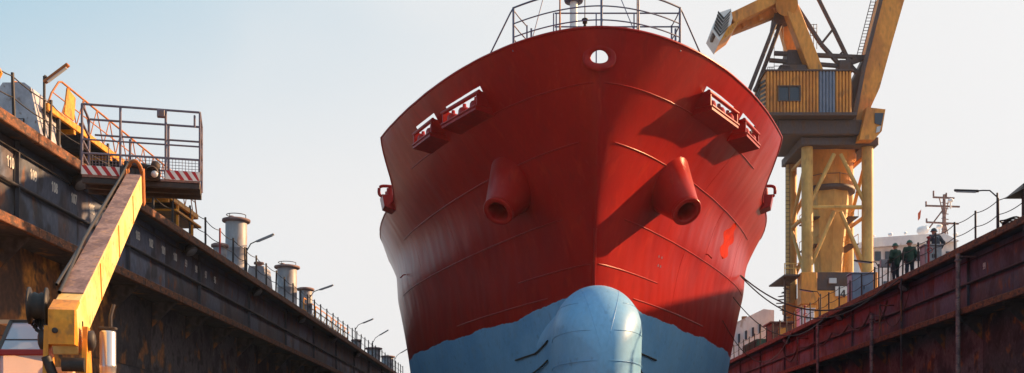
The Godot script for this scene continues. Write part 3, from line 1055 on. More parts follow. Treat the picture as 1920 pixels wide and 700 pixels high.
	bar(st, P(-12.2, 7.97, 24.35), P(-12.2, 9.0, 24.35), 0.05, 0.05)
	obj("post", st, mats.dark_steel, h)
	st = mb()
	prism(st, [P(-12.25, 8.72, 24.3), P(-12.06, 8.72, 24.3), P(-12.0, 8.84, 24.3), P(-12.08, 9.0, 24.3), P(-12.25, 9.0, 24.3)], Vector3(0, 0, -0.08))
	obj("board", st, mats.yellow, h)

func build_gangway() -> void:
	var g := thing("gangway", "yellow gangway with orange lattice handrails above the left deck", "gangway", P(-12.7, 7.97, 33.0))
	var d0 := 26.9
	var d1 := 39.2
	var xa := -13.35
	var xb := -12.15
	var h := 8.86
	for x in [xa, xb]:
		var st := mb()
		rbox(st, x - 0.05, x + 0.05, h - 0.02, h + 0.16, d0, d1, 0.012)
		obj("stringer", st, mats.yellow, g)
	for i in 30:
		var st := mb()
		var d := d0 + 0.15 + i * (d1 - d0) / 30.0
		rbox(st, xa + 0.051, xb - 0.051, h + 0.0, h + 0.05, d, d + 0.36)
		obj("tread", st, mats.dark_steel, g)
	for x in [xa, xb]:
		var st := mb()
		tube(st, P(x, h + 1.0, d0 + 0.9), P(x, h + 1.0, d1 - 0.5), 0.028, 8)
		pipe(st, [P(x, h + 1.0, d0 + 0.9), P(x, h + 0.93, d0 + 0.72), P(x, h + 0.5, d0 + 0.3), P(x, h + 0.16, d0 + 0.1)], 0.026, 8)
		pipe(st, [P(x, h + 1.0, d1 - 0.5), P(x, h + 0.9, d1 - 0.35), P(x, h + 0.16, d1 - 0.05)], 0.026, 8)
		obj("handrail", st, mats.rail_orange, g)
		st = mb()
		tube(st, P(x, h + 0.55, d0 + 0.4), P(x, h + 0.55, d1 - 0.2), 0.016, 6)
		obj("mid_rail", st, mats.rail_orange, g)
		var n := 12
		for i in n:
			var a := d0 + 0.9 + i * (d1 - d0 - 1.4) / n
			var b := d0 + 0.9 + (i + 1) * (d1 - d0 - 1.4) / n
			st = mb()
			tube(st, P(x, h + 0.14, a), P(x, h + 1.0, (a + b) * 0.5), 0.017, 6)
			tube(st, P(x, h + 1.0, (a + b) * 0.5), P(x, h + 0.14, b), 0.017, 6)
			obj("lattice_bar", st, mats.rail_orange, g)
	# near landing and the legs it stands on
	for q in [[27.6, "dark_steel"], [33.0, "dark_steel"], [37.0, "yellow"], [38.6, "yellow"]]:
		for x in [xa, xb]:
			var st := mb()
			bar(st, P(x, 7.97, q[0]), P(x, h - 0.02, q[0]), 0.09, 0.09, 0.01)
			obj("leg", st, mats[q[1]], g)
	for d in [28.5, 31.0, 33.5, 36.0, 38.5]:
		var st := mb()
		rbox(st, xa - 0.02, xb + 0.02, h - 0.14, h - 0.021, d, d + 0.12)
		obj("cross_beam", st, mats.yellow, g)
	var st := mb()
	prism(st, [P(xb + 0.03, h + 0.2, 27.9), P(xb + 0.03, h + 0.2, 28.5), P(xb + 0.03, h + 0.85, 28.6), P(xb + 0.03, h + 0.95, 28.1)], Vector3(-0.04, 0, 0))
	obj("side_board", st, mats.yellow, g)
	st = mb()
	rbox(st, xa, xb + 0.1, 8.55, 8.63, 36.6, 39.4, 0.01)
	obj("end_platform", st, mats.yellow, g)

func build_right_dock() -> void:
	var x := WALL_RIGHT
	var w := dock_wall(1.0, x, "dark rusty steel dock wall on the right with pipes and hoses")
	lettering(w, "99", P(x + 0.545, 7.15, 39.3), -PI / 2, 0.24, mats.figure_white, "frame_number", 0.62)
	# vertical pipes
	for q in [[40.1, 0.085, 7.75, -1.7], [50.2, 0.085, 6.9, -1.7], [46.2, 0.035, 7.9, 2.0], [49.0, 0.04, 7.2, 5.7], [59.5, 0.07, 7.6, -1.7], [64.0, 0.04, 7.4, 5.7]]:
		var st := mb()
		tube(st, P(x - 0.1, q[2], q[0]), P(x - 0.1, q[3], q[0]), q[1], 12)
		if q[1] > 0.06:
			lathe(st, P(x - 0.1, q[2] - 0.3, q[0]), Vector3.UP, [[q[1], 0], [q[1] * 1.5, 0.02], [q[1] * 1.5, 0.08], [q[1], 0.1]], 12)
		bar(st, P(x - 0.1, q[2] - 0.1, q[0]), P(x + 0.56, q[2] - 0.1, q[0]), 0.05, 0.05)
		obj("drain_pipe", st, mats.dust if q[1] > 0.06 else mats.rust1, w)
	railing(1.0, x + 0.12, "chain railing of thin dark posts along the right dock deck", 29.55, 34, 1.9)
	var where := ["at the right frame edge", "below the two green jackets", "over the looped hose", "farther along near the ship's ropes"]
	var ds := [35.0, 46.8, 56.5, 68.0]
	for k in 4:
		floodlight(x, 1.0, ds[k], "bucket floodlight under the right deck lip " + where[k])
	# lamps
	lamp_post(P(x + 0.1, 7.97, 37.2), 1.35, Vector3(-0.62, 0.14, -0.3), "curved arm lamp on the right deck above the third worker", mats.dark_steel, 0.72)
	lamp_post(P(x + 0.15, 7.97, 49.9), 1.2, Vector3(-0.35, 0.12, -0.2), "low tube lamp left of the two green jackets", mats.dark_steel)
	lamp_post(P(x + 0.15, 7.97, 59.8), 1.35, Vector3(-0.4, 0.18, -0.3), "tube lamp in front of the crane's base", mats.dark_steel)
	# cabinets
	cabinet(P(x + 0.75, 7.97, 54.6), Vector3(1.1, 1.5, 0.8), mats.corrugated_blue, "grey electric cabinet in front of the crane tower")
	cabinet(P(x + 0.6, 7.97, 64.8), Vector3(0.9, 1.15, 0.7), mats.ship_white, "white cabinet beside a red standpipe")
	cabinet(P(x + 0.5, 7.97, 44.4), Vector3(0.7, 0.9, 0.6), mats.stack_grey, "low grey box behind the stooping worker")
	for q in [[43.7, "red standpipe beside the stooping worker"], [63.2, "red standpipe in front of the white cabinet"]]:
		var o := P(x + 0.15, 7.97, q[0])
		var r := thing("standpipe", q[1], "standpipe", o, "red standpipes on the right dock deck")
		var st := mb()
		tube(st, o, o + Vector3(0, 1.15, 0), 0.045, 8)
		obj("pipe", st, mats.red_frame, r)
		st = mb()
		lathe(st, o + Vector3(0, 1.1, 0), Vector3.UP, [[0.045, 0], [0.08, 0.02], [0.08, 0.08], [0.0, 0.1]], 10)
		lathe(st, o + Vector3(0, 0.6, 0.05), Vector3.BACK, [[0.11, 0.05], [0.13, 0.07], [0.11, 0.09], [0.09, 0.07], [0.11, 0.05]], 12)
		obj("valve", st, mats.red_frame, r)
	# notice box on a stand
	var o := P(x + 0.25, 7.97, 49.1)
	var nb := thing("notice_box", "small grey notice box on a stand beside the low lamp", "box", o)
	var st := mb()
	bar(st, o + Vector3(-0.2, 0, 0), o + Vector3(-0.2, 1.0, 0), 0.04, 0.04)
	bar(st, o + Vector3(0.2, 0, 0), o + Vector3(0.2, 1.0, 0), 0.04, 0.04)
	obj("leg", st, mats.dark_steel, nb)
	st = mb()
	box(st, o + Vector3(0, 1.08, 0), Vector3(0.6, 0.36, 0.22), 0.015)
	obj("case", st, mats.stack_grey, nb)
	# ventilator with flared cap at the frame edge
	o = P(x + 1.0, 7.97, 35.6)
	var v := thing("deck_ventilator", "square ventilator with a flared dark cap at the right edge", "ventilator", o)
	st = mb()
	box(st, o + Vector3(0, 0.5, 0), Vector3(1.1, 1.0, 1.1), 0.02)
	obj("trunk", st, mats.dark_steel, v)
	st = mb()
	st.set_smooth_group(-1)
	var lo := []
	var hi := []
	for k in [[-1, -1], [1, -1], [1, 1], [-1, 1]]:
		lo.append(o + Vector3(k[0] * 0.95, 0.98, k[1] * 0.95))
		hi.append(o + Vector3(k[0] * 0.5, 1.4, k[1] * 0.5))
	for i in 4:
		quad(st, lo[i], hi[i], hi[(i + 1) % 4], lo[(i + 1) % 4])
	quad(st, hi[0], hi[1], hi[2], hi[3])
	quad(st, lo[3], lo[2], lo[1], lo[0])
	obj("cap", st, mats.dark_steel, v)
	st = mb()
	pipe(st, [o + Vector3(-0.2, 1.38, 0), o + Vector3(-0.2, 1.9, 0)], 0.02, 6)
	obj("rod", st, mats.dark_steel, v)
	# coiled gear lying on the kerb
	o = P(x + 0.3, 8.0, 36.6)
	st = mb()
	org = o
	for k in 4:
		var pts := []
		for i in 21:
			var a := TAU * i / 20.0
			pts.append(o + Vector3(cos(a) * (0.22 + 0.03 * k), 0.07 + 0.05 * k + 0.03 * sin(a * 3.0 + k), sin(a) * (0.3 + 0.04 * k)))
		pipe(st, pts, 0.03, 6)
	tag(obj("cable_coil", st, mats.hose_black), "dark cable coil lying on the right deck edge", "cable coil")
	# looped hose hung along the band
	org = P(x + 0.3, 6.6, 60.0)
	st = mb()
	var knots := [[70.0, 7.45], [66.0, 7.0], [62.0, 6.85], [58.5, 7.0], [55.5, 7.05], [52.0, 7.2], [49.5, 7.4]]
	var drops := [0.95, 0.15, 0.42, 0.35, 0.55, 0.75]
	var all := []
	for i in knots.size() - 1:
		var s := sag(P(x + 0.42, knots[i][1], knots[i][0]), P(x + 0.42, knots[i + 1][1], knots[i + 1][0]), drops[i], 12)
		if i > 0:
			s.pop_front()
		all.append_array(s)
	pipe(st, all, 0.045, 8)
	tag(obj("looped_hose", st, mats.rope), "dark hose hanging in loops along the right dock wall", "hose")
	org = P(x + 0.3, 6.6, 48.0)
	st = mb()
	pipe(st, sag(P(x + 0.4, 7.3, 50.5), P(x + 0.4, 7.5, 46.5), 1.3, 16), 0.02, 6)
	tag(obj("thin_cable", st, mats.rope), "thin cable hanging in one loop right of the hose", "cable")
	# mooring ropes
	var hullp := hull(1.0, 8.45, 15.2, 0.03)
	var hull2 := hull(1.0, 7.4, 14.5, 0.03)
	var hull3 := hull(1.0, 6.2, 13.0, 0.03)
	var ropes := [
		[hullp, P(x + 0.1, 8.02, 46.6), 1.55, 0.035, "thick upper mooring rope from the hull to the right deck"],
		[hullp + Vector3(0, -0.05, 0.05), P(x + 0.1, 8.02, 48.5), 1.75, 0.03, "lower twin of the thick mooring rope"],
		[hull2, P(x + 0.1, 8.02, 58.0), 1.5, 0.022, "thin rope from the middle of the right hull side"],
		[hull3, P(x + 0.1, 8.02, 66.0), 1.9, 0.022, "lowest thin rope rising from the hull to the far deck"]]
	for r in ropes:
		org = r[1]
		st = mb()
		pipe(st, sag(r[0], r[1], r[2], 24), r[3], 6)
		tag(obj("mooring_rope", st, mats.rope), r[4], "rope", "mooring ropes on the right")
	# kiosk and container on the deck
	o = P(x + 0.95, 7.97, 73.5)
	var k := thing("kiosk", "brown kiosk with a yellow window on the far right deck", "kiosk", o)
	st = mb()
	rbox(st, x + 0.35, x + 1.75, 7.97, 9.3, 72.6, 74.4, 0.02)
	obj("wall", st, mats.brown_paint, k)
	st = mb()
	rbox(st, x + 0.2, x + 1.9, 9.3, 9.42, 72.4, 74.6, 0.02)
	obj("roof", st, mats.brown_paint, k)
	st = mb()
	rbox(st, x + 0.8, x + 1.3, 8.45, 9.0, 72.55, 72.61)
	obj("window", st, mats.yellow_pane, k)
	o = P(x + 1.0, 7.97, 80.0)
	k = thing("green_container", "green steel locker left of the brown kiosk", "locker", o)
	st = mb()
	rbox(st, x + 0.25, x + 2.6, 7.97, 8.75, 77.0, 82.0, 0.02)
	obj("body", st, mats.green_paint, k)
	for i in 8:
		st = mb()
		rbox(st, x + 0.2, x + 0.25, 8.0, 8.72, 77.2 + i * 0.6, 77.45 + i * 0.6, 0.01)
		obj("rib", st, mats.green_paint, k)

func cabinet(o: Vector3, s: Vector3, m: Material, label: String) -> void:
	var c := thing("deck_cabinet", label, "cabinet", o, "cabinets on the right dock deck")
	var st := mb()
	box(st, o + Vector3(0, s.y * 0.5, 0), s, 0.02)
	obj("case", st, m, c)
	st = mb()
	box(st, o + Vector3(0, s.y + 0.03, 0), Vector3(s.x + 0.12, 0.06, s.z + 0.12), 0.015)
	obj("lid", st, m, c)
	for e in [-1.0, 1.0]:
		st = mb()
		box(st, o + Vector3(e * s.x * 0.24, s.y * 0.5, s.z * 0.5 + 0.012), Vector3(s.x * 0.44, s.y * 0.84, 0.02), 0.006)
		var dr := obj("door", st, m, c)
		st = mb()
		box(st, o + Vector3(e * s.x * 0.06, s.y * 0.52, s.z * 0.5 + 0.035), Vector3(0.03, 0.16, 0.03))
		obj("handle", st, mats.dark_steel, dr)

# ---------------------------------------------------------------- boom lift
func build_boom_lift() -> void:
	var lift := thing("boom_lift", "yellow boom lift reaching up to a railed work basket", "boom lift", P(-5.8, -1.7, 13.0))
	var K := P(-4.9, 1.35, 11.28)
	var T := P(-7.22, 5.0, 19.6)
	var ax := (T - K).normalized()
	var r := ax.cross(Vector3.UP).normalized()
	var u := r.cross(ax)
	var hw := 0.13
	var hh := 0.25
	# boom: cream sides, dusty cover plate on top, bottom plate
	var st := mb()
	obox(st, (K + T) * 0.5, r * hw, u * hh, (T - K) * 0.5, 0.012)
	var boom := obj("boom", st, mats.pale_yellow, lift)
	st = mb()
	obox(st, K.lerp(T, 0.53) + u * (hh + 0.008), r * (hw - 0.006), u * 0.008, (T - K) * 0.46)
	obj("cover_plate", st, mats.dust, boom)
	for q in [0.24, 0.5, 0.77]:
		st = mb()
		obox(st, K.lerp(T, q) + r * (hw + 0.006), ax * 0.01, u * (hh - 0.02), r * 0.006)
		obj("side_joint", st, mats.yellow, boom)
	st = mb()
	pipe(st, [K + u * 0.3 - r * 0.1 + ax * 0.5, K.lerp(T, 0.35) + u * 0.3 - r * 0.17, K.lerp(T, 0.7) + u * 0.29 - r * 0.18, T + u * 0.3 - r * 0.16], 0.022, 8)
	pipe(st, [K + u * 0.36 - r * 0.14 + ax * 0.6, K.lerp(T, 0.35) + u * 0.27 - r * 0.18, K.lerp(T, 0.75) + u * 0.26 - r * 0.18, T + u * 0.45 - r * 0.1 + ax * 0.3], 0.018, 8)
	obj("hose", st, mats.hose_black, boom)
	# heel of the boom: a thicker orange-yellow box with a vertical end
	var fw := Vector3(ax.x, 0, ax.z).normalized()
	var e := K + u * (hh + 0.03)
	st = mb()
	var rr := r * 0.128
	prism(st, [e + ax * 0.28 - rr, e - ax * 0.12 - rr, e - ax * 0.12 - fw * 0.01 - Vector3(0, 0.36, 0) - rr, e + fw * 0.42 - Vector3(0, 0.39, 0) - rr, e + ax * 0.5 - u * 0.58 - rr, e + ax * 0.62 - u * 0.5 - rr], rr * 2.0)
	var heel := obj("boom_heel", st, mats.yellow, lift)
	st = mb()
	var pin := e - ax * 0.12 - fw * 0.012 - Vector3(0, 0.22, 0) - r * 0.06
	lathe(st, pin, -fw, [[0.03, -0.01], [0.03, 0.012], [0.014, 0.014], [0.0, 0.014]], 12)
	obj("bolt", st, mats.dark_steel, heel)
	st = mb()
	obox(st, e + ax * 0.1 + r * 0.158 - Vector3(0, 0.22, 0) + fw * 0.2, u * 0.07, r * 0.006, fw * 0.012)
	obj("slot", st, mats.black, heel)
	# turret brackets either side, tapering up to the hinge
	var hinge := e + fw * 0.3 - Vector3(0, 0.32, 0)
	for s in [-1.0, 1.0]:
		st = mb()
		var o: Vector3 = hinge + r * s * 0.165
		var q := [o + Vector3(0, 0.14, 0) - fw * 0.1, o + Vector3(0, 0.14, 0) + fw * 0.12, o + fw * 0.55 - Vector3(0, 0.9, 0), o - fw * 0.3 - Vector3(0, 0.9, 0)]
		prism(st, q, r * s * 0.05)
		var br := obj("turret_bracket", st, mats.yellow, lift)
		st = mb()
		lathe(st, o + r * s * 0.05, r * s, [[0.11, 0.0], [0.11, 0.05], [0.06, 0.07], [0.0, 0.07]], 18)
		obj("hinge_pin", st, mats.dark_steel, br)
	st = mb()
	var tc := hinge + fw * 0.15 - Vector3(0, 0.78, 0)
	obox(st, tc, r * 0.3, Vector3(0, 0.16, 0), fw * 0.5, 0.02)
	obj("turret", st, mats.yellow, lift)
	st = mb()
	tube(st, hinge - Vector3(0, 0.28, 0) - fw * 0.22 - r * 0.02, hinge - Vector3(0, 0.28, 0) - fw * 0.22 + r * 0.2, 0.075, 14)
	tube(st, hinge - Vector3(0, 0.2, 0) - fw * 0.2 - r * 0.18, hinge - Vector3(0, 0.42, 0) - fw * 0.2 - r * 0.1, 0.05, 10)
	obj("hydraulic_joint", st, mats.hose_black, lift)
	# hose drum left of the heel
	st = mb()
	var dc := K + u * 0.18 - r * 0.30 + ax * 0.35
	lathe(st, dc - r * 0.09, r, [[0.0, 0.0], [0.2, 0.0], [0.2, 0.02], [0.13, 0.03], [0.15, 0.06], [0.13, 0.1], [0.15, 0.13], [0.13, 0.16], [0.2, 0.17], [0.2, 0.19], [0.0, 0.19]], 18)
	for i in 7:
		var a := -0.7 + 0.25 * i
		pipe(st, [dc + fw * cos(a) * 0.16 + Vector3(0, sin(a) * 0.16, 0), dc - Vector3(0, 0.2 + 0.03 * (i % 3), 0) + r * (0.02 * i - 0.06), dc - Vector3(0, 0.34, 0) + r * 0.1], 0.014, 5)
	obj("hose_drum", st, mats.hose_black, lift)
	# silver exhaust silencer with a flap
	var xc := P(-4.96, 0.18, 12.6)
	st = mb()
	lathe(st, xc, Vector3.UP, [[0.092, -0.6], [0.092, 0.9], [0.096, 0.91], [0.096, 0.94], [0.092, 0.95], [0.092, 1.32], [0.085, 1.34], [0.0, 1.345]], 24)
	var ex := obj("silencer", st, mats.chrome, lift)
	st = mb()
	bar(st, xc + Vector3(-0.1, 1.38, 0), xc + Vector3(0.1, 1.37, 0), 0.08, 0.03, 0.008)
	pipe(st, [xc + Vector3(0.03, 1.36, 0), xc + Vector3(0.03, 1.52, 0), xc + Vector3(0.07, 1.66, 0)], 0.022, 8)
	obj("tail_pipe", st, mats.rust1, ex)
	# operator cab with red frame, sloping roof panes
	var c0 := -6.08
	var c1 := -5.47
	var fd := 12.2
	var roof_lo := 1.23
	var roof_hi := 1.66
	st = mb()
	bar(st, P(c0, roof_lo, fd), P(c1, roof_lo, fd), 0.06, 0.07, 0.01)
	bar(st, P(c0, roof_lo, fd), P(c0, -0.6, fd), 0.06, 0.06, 0.01)
	bar(st, P(c1, roof_lo, fd), P(c1, -0.6, fd), 0.06, 0.06, 0.01)
	bar(st, P(c0, -0.6, fd), P(c1, -0.6, fd), 0.06, 0.08, 0.01)
	var cab := obj("cab_frame", st, mats.red_frame, lift)
	st = mb()
	bar(st, P(c0 + 0.02, roof_lo, fd), P(c0 - 0.12, roof_hi, fd + 0.6), 0.04, 0.04)
	bar(st, P(c1 - 0.02, roof_lo, fd), P(c1 - 0.31, roof_hi, fd + 0.6), 0.04, 0.04)
	bar(st, P(c0 - 0.05, (roof_lo * 0.62 + roof_hi * 0.38), fd + 0.23), P(c1 - 0.12, (roof_lo * 0.62 + roof_hi * 0.38), fd + 0.23), 0.03, 0.03)
	bar(st, P(c0 - 0.13, roof_hi, fd + 0.6), P(c1 - 0.3, roof_hi, fd + 0.6), 0.04, 0.04)
	obj("roof_frame", st, mats.dark_steel, cab)
	st = mb()
	st.set_smooth_group(-1)
	quad(st, P(c0 + 0.04, roof_lo + 0.03, fd + 0.02), P(c1 - 0.04, roof_lo + 0.03, fd + 0.02), P(c1 - 0.32, roof_hi - 0.01, fd + 0.59), P(c0 - 0.1, roof_hi - 0.01, fd + 0.59))
	obj("roof_pane", st, mats.cab_glass, cab)
	st = mb()
	st.set_smooth_group(-1)
	quad(st, P(c0 + 0.03, -0.55, fd + 0.01), P(c1 - 0.03, -0.55, fd + 0.01), P(c1 - 0.03, roof_lo - 0.03, fd + 0.01), P(c0 + 0.03, roof_lo - 0.03, fd + 0.01))
	obj("front_pane", st, mats.cab_glass, cab)
	st = mb()
	rbox(st, c0 - 0.3, c1 - 0.5, -0.6, roof_hi - 0.03, fd + 1.15, fd + 1.2)
	rbox(st, c0, c0 + 0.03, -0.6, roof_lo, fd + 0.1, fd + 1.15)
	rbox(st, c0 - 0.3, c1 - 0.4, roof_hi - 0.02, roof_hi + 0.03, fd + 0.64, fd + 1.2)
	obj("cab_shell", st, mats.cab_cream, cab)
	st = mb()
	box(st, P(c0 + 0.36, 0.75, fd + 0.75), Vector3(0.42, 0.75, 0.14), 0.05)
	box(st, P(c0 + 0.36, 0.3, fd + 0.5), Vector3(0.45, 0.16, 0.5), 0.05)
	obj("seat", st, mats.cab_cream, cab)
	# carrier: deck, chassis, axles and wheels on the dock floor
	st = mb()
	rbox(st, -6.6, -4.6, 0.72, 0.96, 12.2, 14.5, 0.03)
	obj("rotating_deck", st, mats.yellow, lift)
	st = mb()
	lathe(st, P(-5.6, 0.3, 13.4), Vector3.UP, [[0.6, 0.0], [0.6, 0.42]], 24)
	obj("slew_ring", st, mats.dark_steel, lift)
	st = mb()
	rbox(st, -6.7, -4.5, -0.6, 0.3, 11.2, 17.0, 0.05)
	obj("chassis", st, mats.yellow, lift)
	for d in [12.2, 16.0]:
		for x in [-6.75, -4.45]:
			st = mb()
			lathe(st, P(x - 0.17, -1.15, d), Vector3.RIGHT, [[0.3, 0.0], [0.5, 0.0], [0.55, 0.05], [0.55, 0.29], [0.5, 0.34], [0.3, 0.34]], 24)
			var wh := obj("wheel", st, mats.hose_black, lift)
			st = mb()
			lathe(st, P(x - 0.17, -1.15, d), Vector3.RIGHT, [[0.0, 0.05], [0.3, 0.03], [0.3, 0.31], [0.0, 0.29]], 16)
			obj("rim", st, mats.yellow, wh)
	# hanger between boom and basket
	st = mb()
	var tp := T + ax * 0.02
	var hoop := []
	for i in 11:
		var a := PI * i / 10.0
		hoop.append(tp + u * (0.22 + 0.26 * sin(a)) - r * 0.14 * cos(a) * 0.9 + ax * 0.05)
	pipe(st, hoop, 0.035, 8)
	bar(st, tp - r * 0.14 - u * 0.3, tp - r * 0.14 + u * 0.34, 0.04, 0.3, 0.01)
	bar(st, tp + r * 0.15 - u * 0.3, tp + r * 0.15 + u * 0.34, 0.04, 0.3, 0.01)
	obj("boom_head", st, mats.rail_orange, lift)
	build_basket(lift)

func basket_post(b: Node3D, o: Vector3, h0: float, h1: float, w: float) -> void:
	var st := mb()
	bar(st, o + Vector3(0, h0, 0), o + Vector3(0, h1, 0), w, w, 0.008)
	obj("upright", st, mats.basket_paint, b)

func basket_rail(b: Node3D, p: Vector3, q: Vector3, w: float) -> void:
	var st := mb()
	bar(st, p, q, w, w, 0.008)
	obj("rail", st, mats.basket_paint, b)

func build_basket(lift: Node3D) -> void:
	var b := Node3D.new()
	b.name = "work_basket"
	lift.add_child(b, true)
	# corners: left front, right front; the basket is turned a little
	var lf := P(-8.36, 5.36, 20.0)
	var e := Vector3(2.06, 0, -0.5)
	var g := Vector3(-0.24, 0, -0.9)
	var en := e.normalized()
	var gn := g.normalized()
	var H := 1.32
	for t in [0.0, 0.32, 0.705, 1.0]:
		basket_post(b, lf + e * t, 0.0, H, 0.04)
	for t in [0.0, 0.36, 0.7, 1.0]:
		basket_post(b, lf + g + e * t, 0.0, H if t != 0.36 else 0.98, 0.042)
	basket_post(b, lf + e * 0.95 + g * 0.2, H - 0.24, H, 0.035)
	for z in [Vector3.ZERO, g]:
		basket_rail(b, lf + z + Vector3(0, H, 0), lf + z + e + Vector3(0, H, 0), 0.038)
		basket_rail(b, lf + z + Vector3(0, 0.66, 0), lf + z + e + Vector3(0, 0.66, 0), 0.03)
		if z != Vector3.ZERO:
			basket_rail(b, lf + z + e * 0.05 + Vector3(0, 1.02, 0), lf + z + e + Vector3(0, 1.02, 0), 0.035)
		basket_rail(b, lf + z + Vector3(0, 0.4, 0), lf + z + e + Vector3(0, 0.4, 0), 0.03)
	for z in [Vector3.ZERO, e]:
		for hh in [H, 0.98, 0.66, 0.4]:
			basket_rail(b, lf + z + Vector3(0, hh, 0), lf + z + g + Vector3(0, hh, 0), 0.04)
	# control box on the top rail
	var st := mb()
	obox(st, lf + e * 0.67 + Vector3(0, H - 0.09, 0.04), en * 0.07, Vector3(0, 0.07, 0), gn * 0.05, 0.01)
	obj("control_box", st, mats.basket_paint, b)
	# wire mesh panels at the back and right half of the front
	for q in [[lf + g, e, 0.0, 1.0]]:
		st = mb()
		var n := 34
		for i in n + 1:
			var p: Vector3 = q[0] + q[1] * (float(i) / n)
			bar(st, p + Vector3(0, 0.2, 0), p + Vector3(0, 0.66, 0), 0.008, 0.008)
		for k in 8:
			var y := 0.22 + k * 0.06
			bar(st, q[0] + Vector3(0, y, 0), q[0] + q[1] + Vector3(0, y, 0), 0.008, 0.008)
		var me := obj("wire_mesh", st, mats.basket_paint, b)
		me.set_meta("kind", "stuff")
	# floor and its bearers
	st = mb()
	obox(st, lf + (e + g) * 0.5 - Vector3(0, 0.02, 0), e * 0.5, Vector3(0, 0.02, 0), g * 0.5)
	obj("floor", st, mats.dust, b)
	for i in 3:
		st = mb()
		var o := lf + g * (0.06 + 0.44 * i) - Vector3(0, 0.1, 0)
		bar(st, o, o + e, 0.07, 0.11, 0.01)
		obj("bearer", st, mats.dark_steel, b)
	# striped kickboards, each stripe a piece
	for q in [[0.0, 0.32], [0.705, 1.0]]:
		var n := 8
		var sk := 0.055
		for i in range(-1, n):
			var a := lerpf(q[0], q[1], maxf(i, 0) / float(n))
			var a2 := lerpf(q[0], q[1], (i + 1) / float(n))
			var w: float = (q[1] - q[0]) / n
			var lo0 := clampf(q[0] + w * i + sk, q[0], q[1])
			var lo1 := clampf(q[0] + w * (i + 1) + sk, q[0], q[1])
			var hi0 := clampf(q[0] + w * i, q[0], q[1])
			var hi1 := clampf(q[0] + w * (i + 1), q[0], q[1])
			if i == -1:
				lo0 = q[0]
				hi0 = q[0]
			st = mb()
			var f := lf + Vector3(0, 0.0, 0.03)
			prism(st, [f + e * lo0, f + e * lo1, f + e * hi1 + Vector3(0, 0.165, 0), f + e * hi0 + Vector3(0, 0.165, 0)], Vector3(0, 0, -0.015))
			obj("kickboard_stripe", st, mats.red_paint if posmod(i, 2) == 0 else mats.white_paint, b)
	# hinge gear and lamp in the middle of the front
	st = mb()
	obox(st, lf + e * 0.5 + Vector3(0, 0.06, 0.08), en * 0.36, Vector3(0, 0.12, 0), gn * 0.06, 0.02)
	tube(st, lf + e * 0.44 + Vector3(0, -0.25, 0.12), lf + e * 0.44 + Vector3(0, 0.1, 0.12), 0.07, 12)
	tube(st, lf + e * 0.38 + Vector3(0, 0.22, 0.16), lf + e * 0.62 + Vector3(0, 0.16, 0.16), 0.05, 10)
	obj("hinge_gear", st, mats.dark_steel, b)
	st = mb()
	lathe(st, lf + e * 0.62 + Vector3(0, 0.07, 0.2), Vector3(0.2, -0.2, 1).normalized(), [[0.0, -0.12], [0.1, -0.1], [0.12, 0.0], [0.1, 0.04]], 14)
	lathe(st, lf + e * 0.64 + Vector3(0, 0.2, 0.15), Vector3(0.5, 0, 1).normalized(), [[0.0, -0.1], [0.08, -0.08], [0.09, 0.03], [0.0, 0.05]], 12)
	obj("rotary_motor", st, mats.rust1, b)
	st = mb()
	lathe(st, lf + e * 0.645 + Vector3(0, 0.03, 0.22), Vector3(0.1, -0.2, 1).normalized(), [[0.05, -0.06], [0.065, 0.02], [0.0, 0.04]], 12)
	obj("work_lamp", st, mats.lens, b)

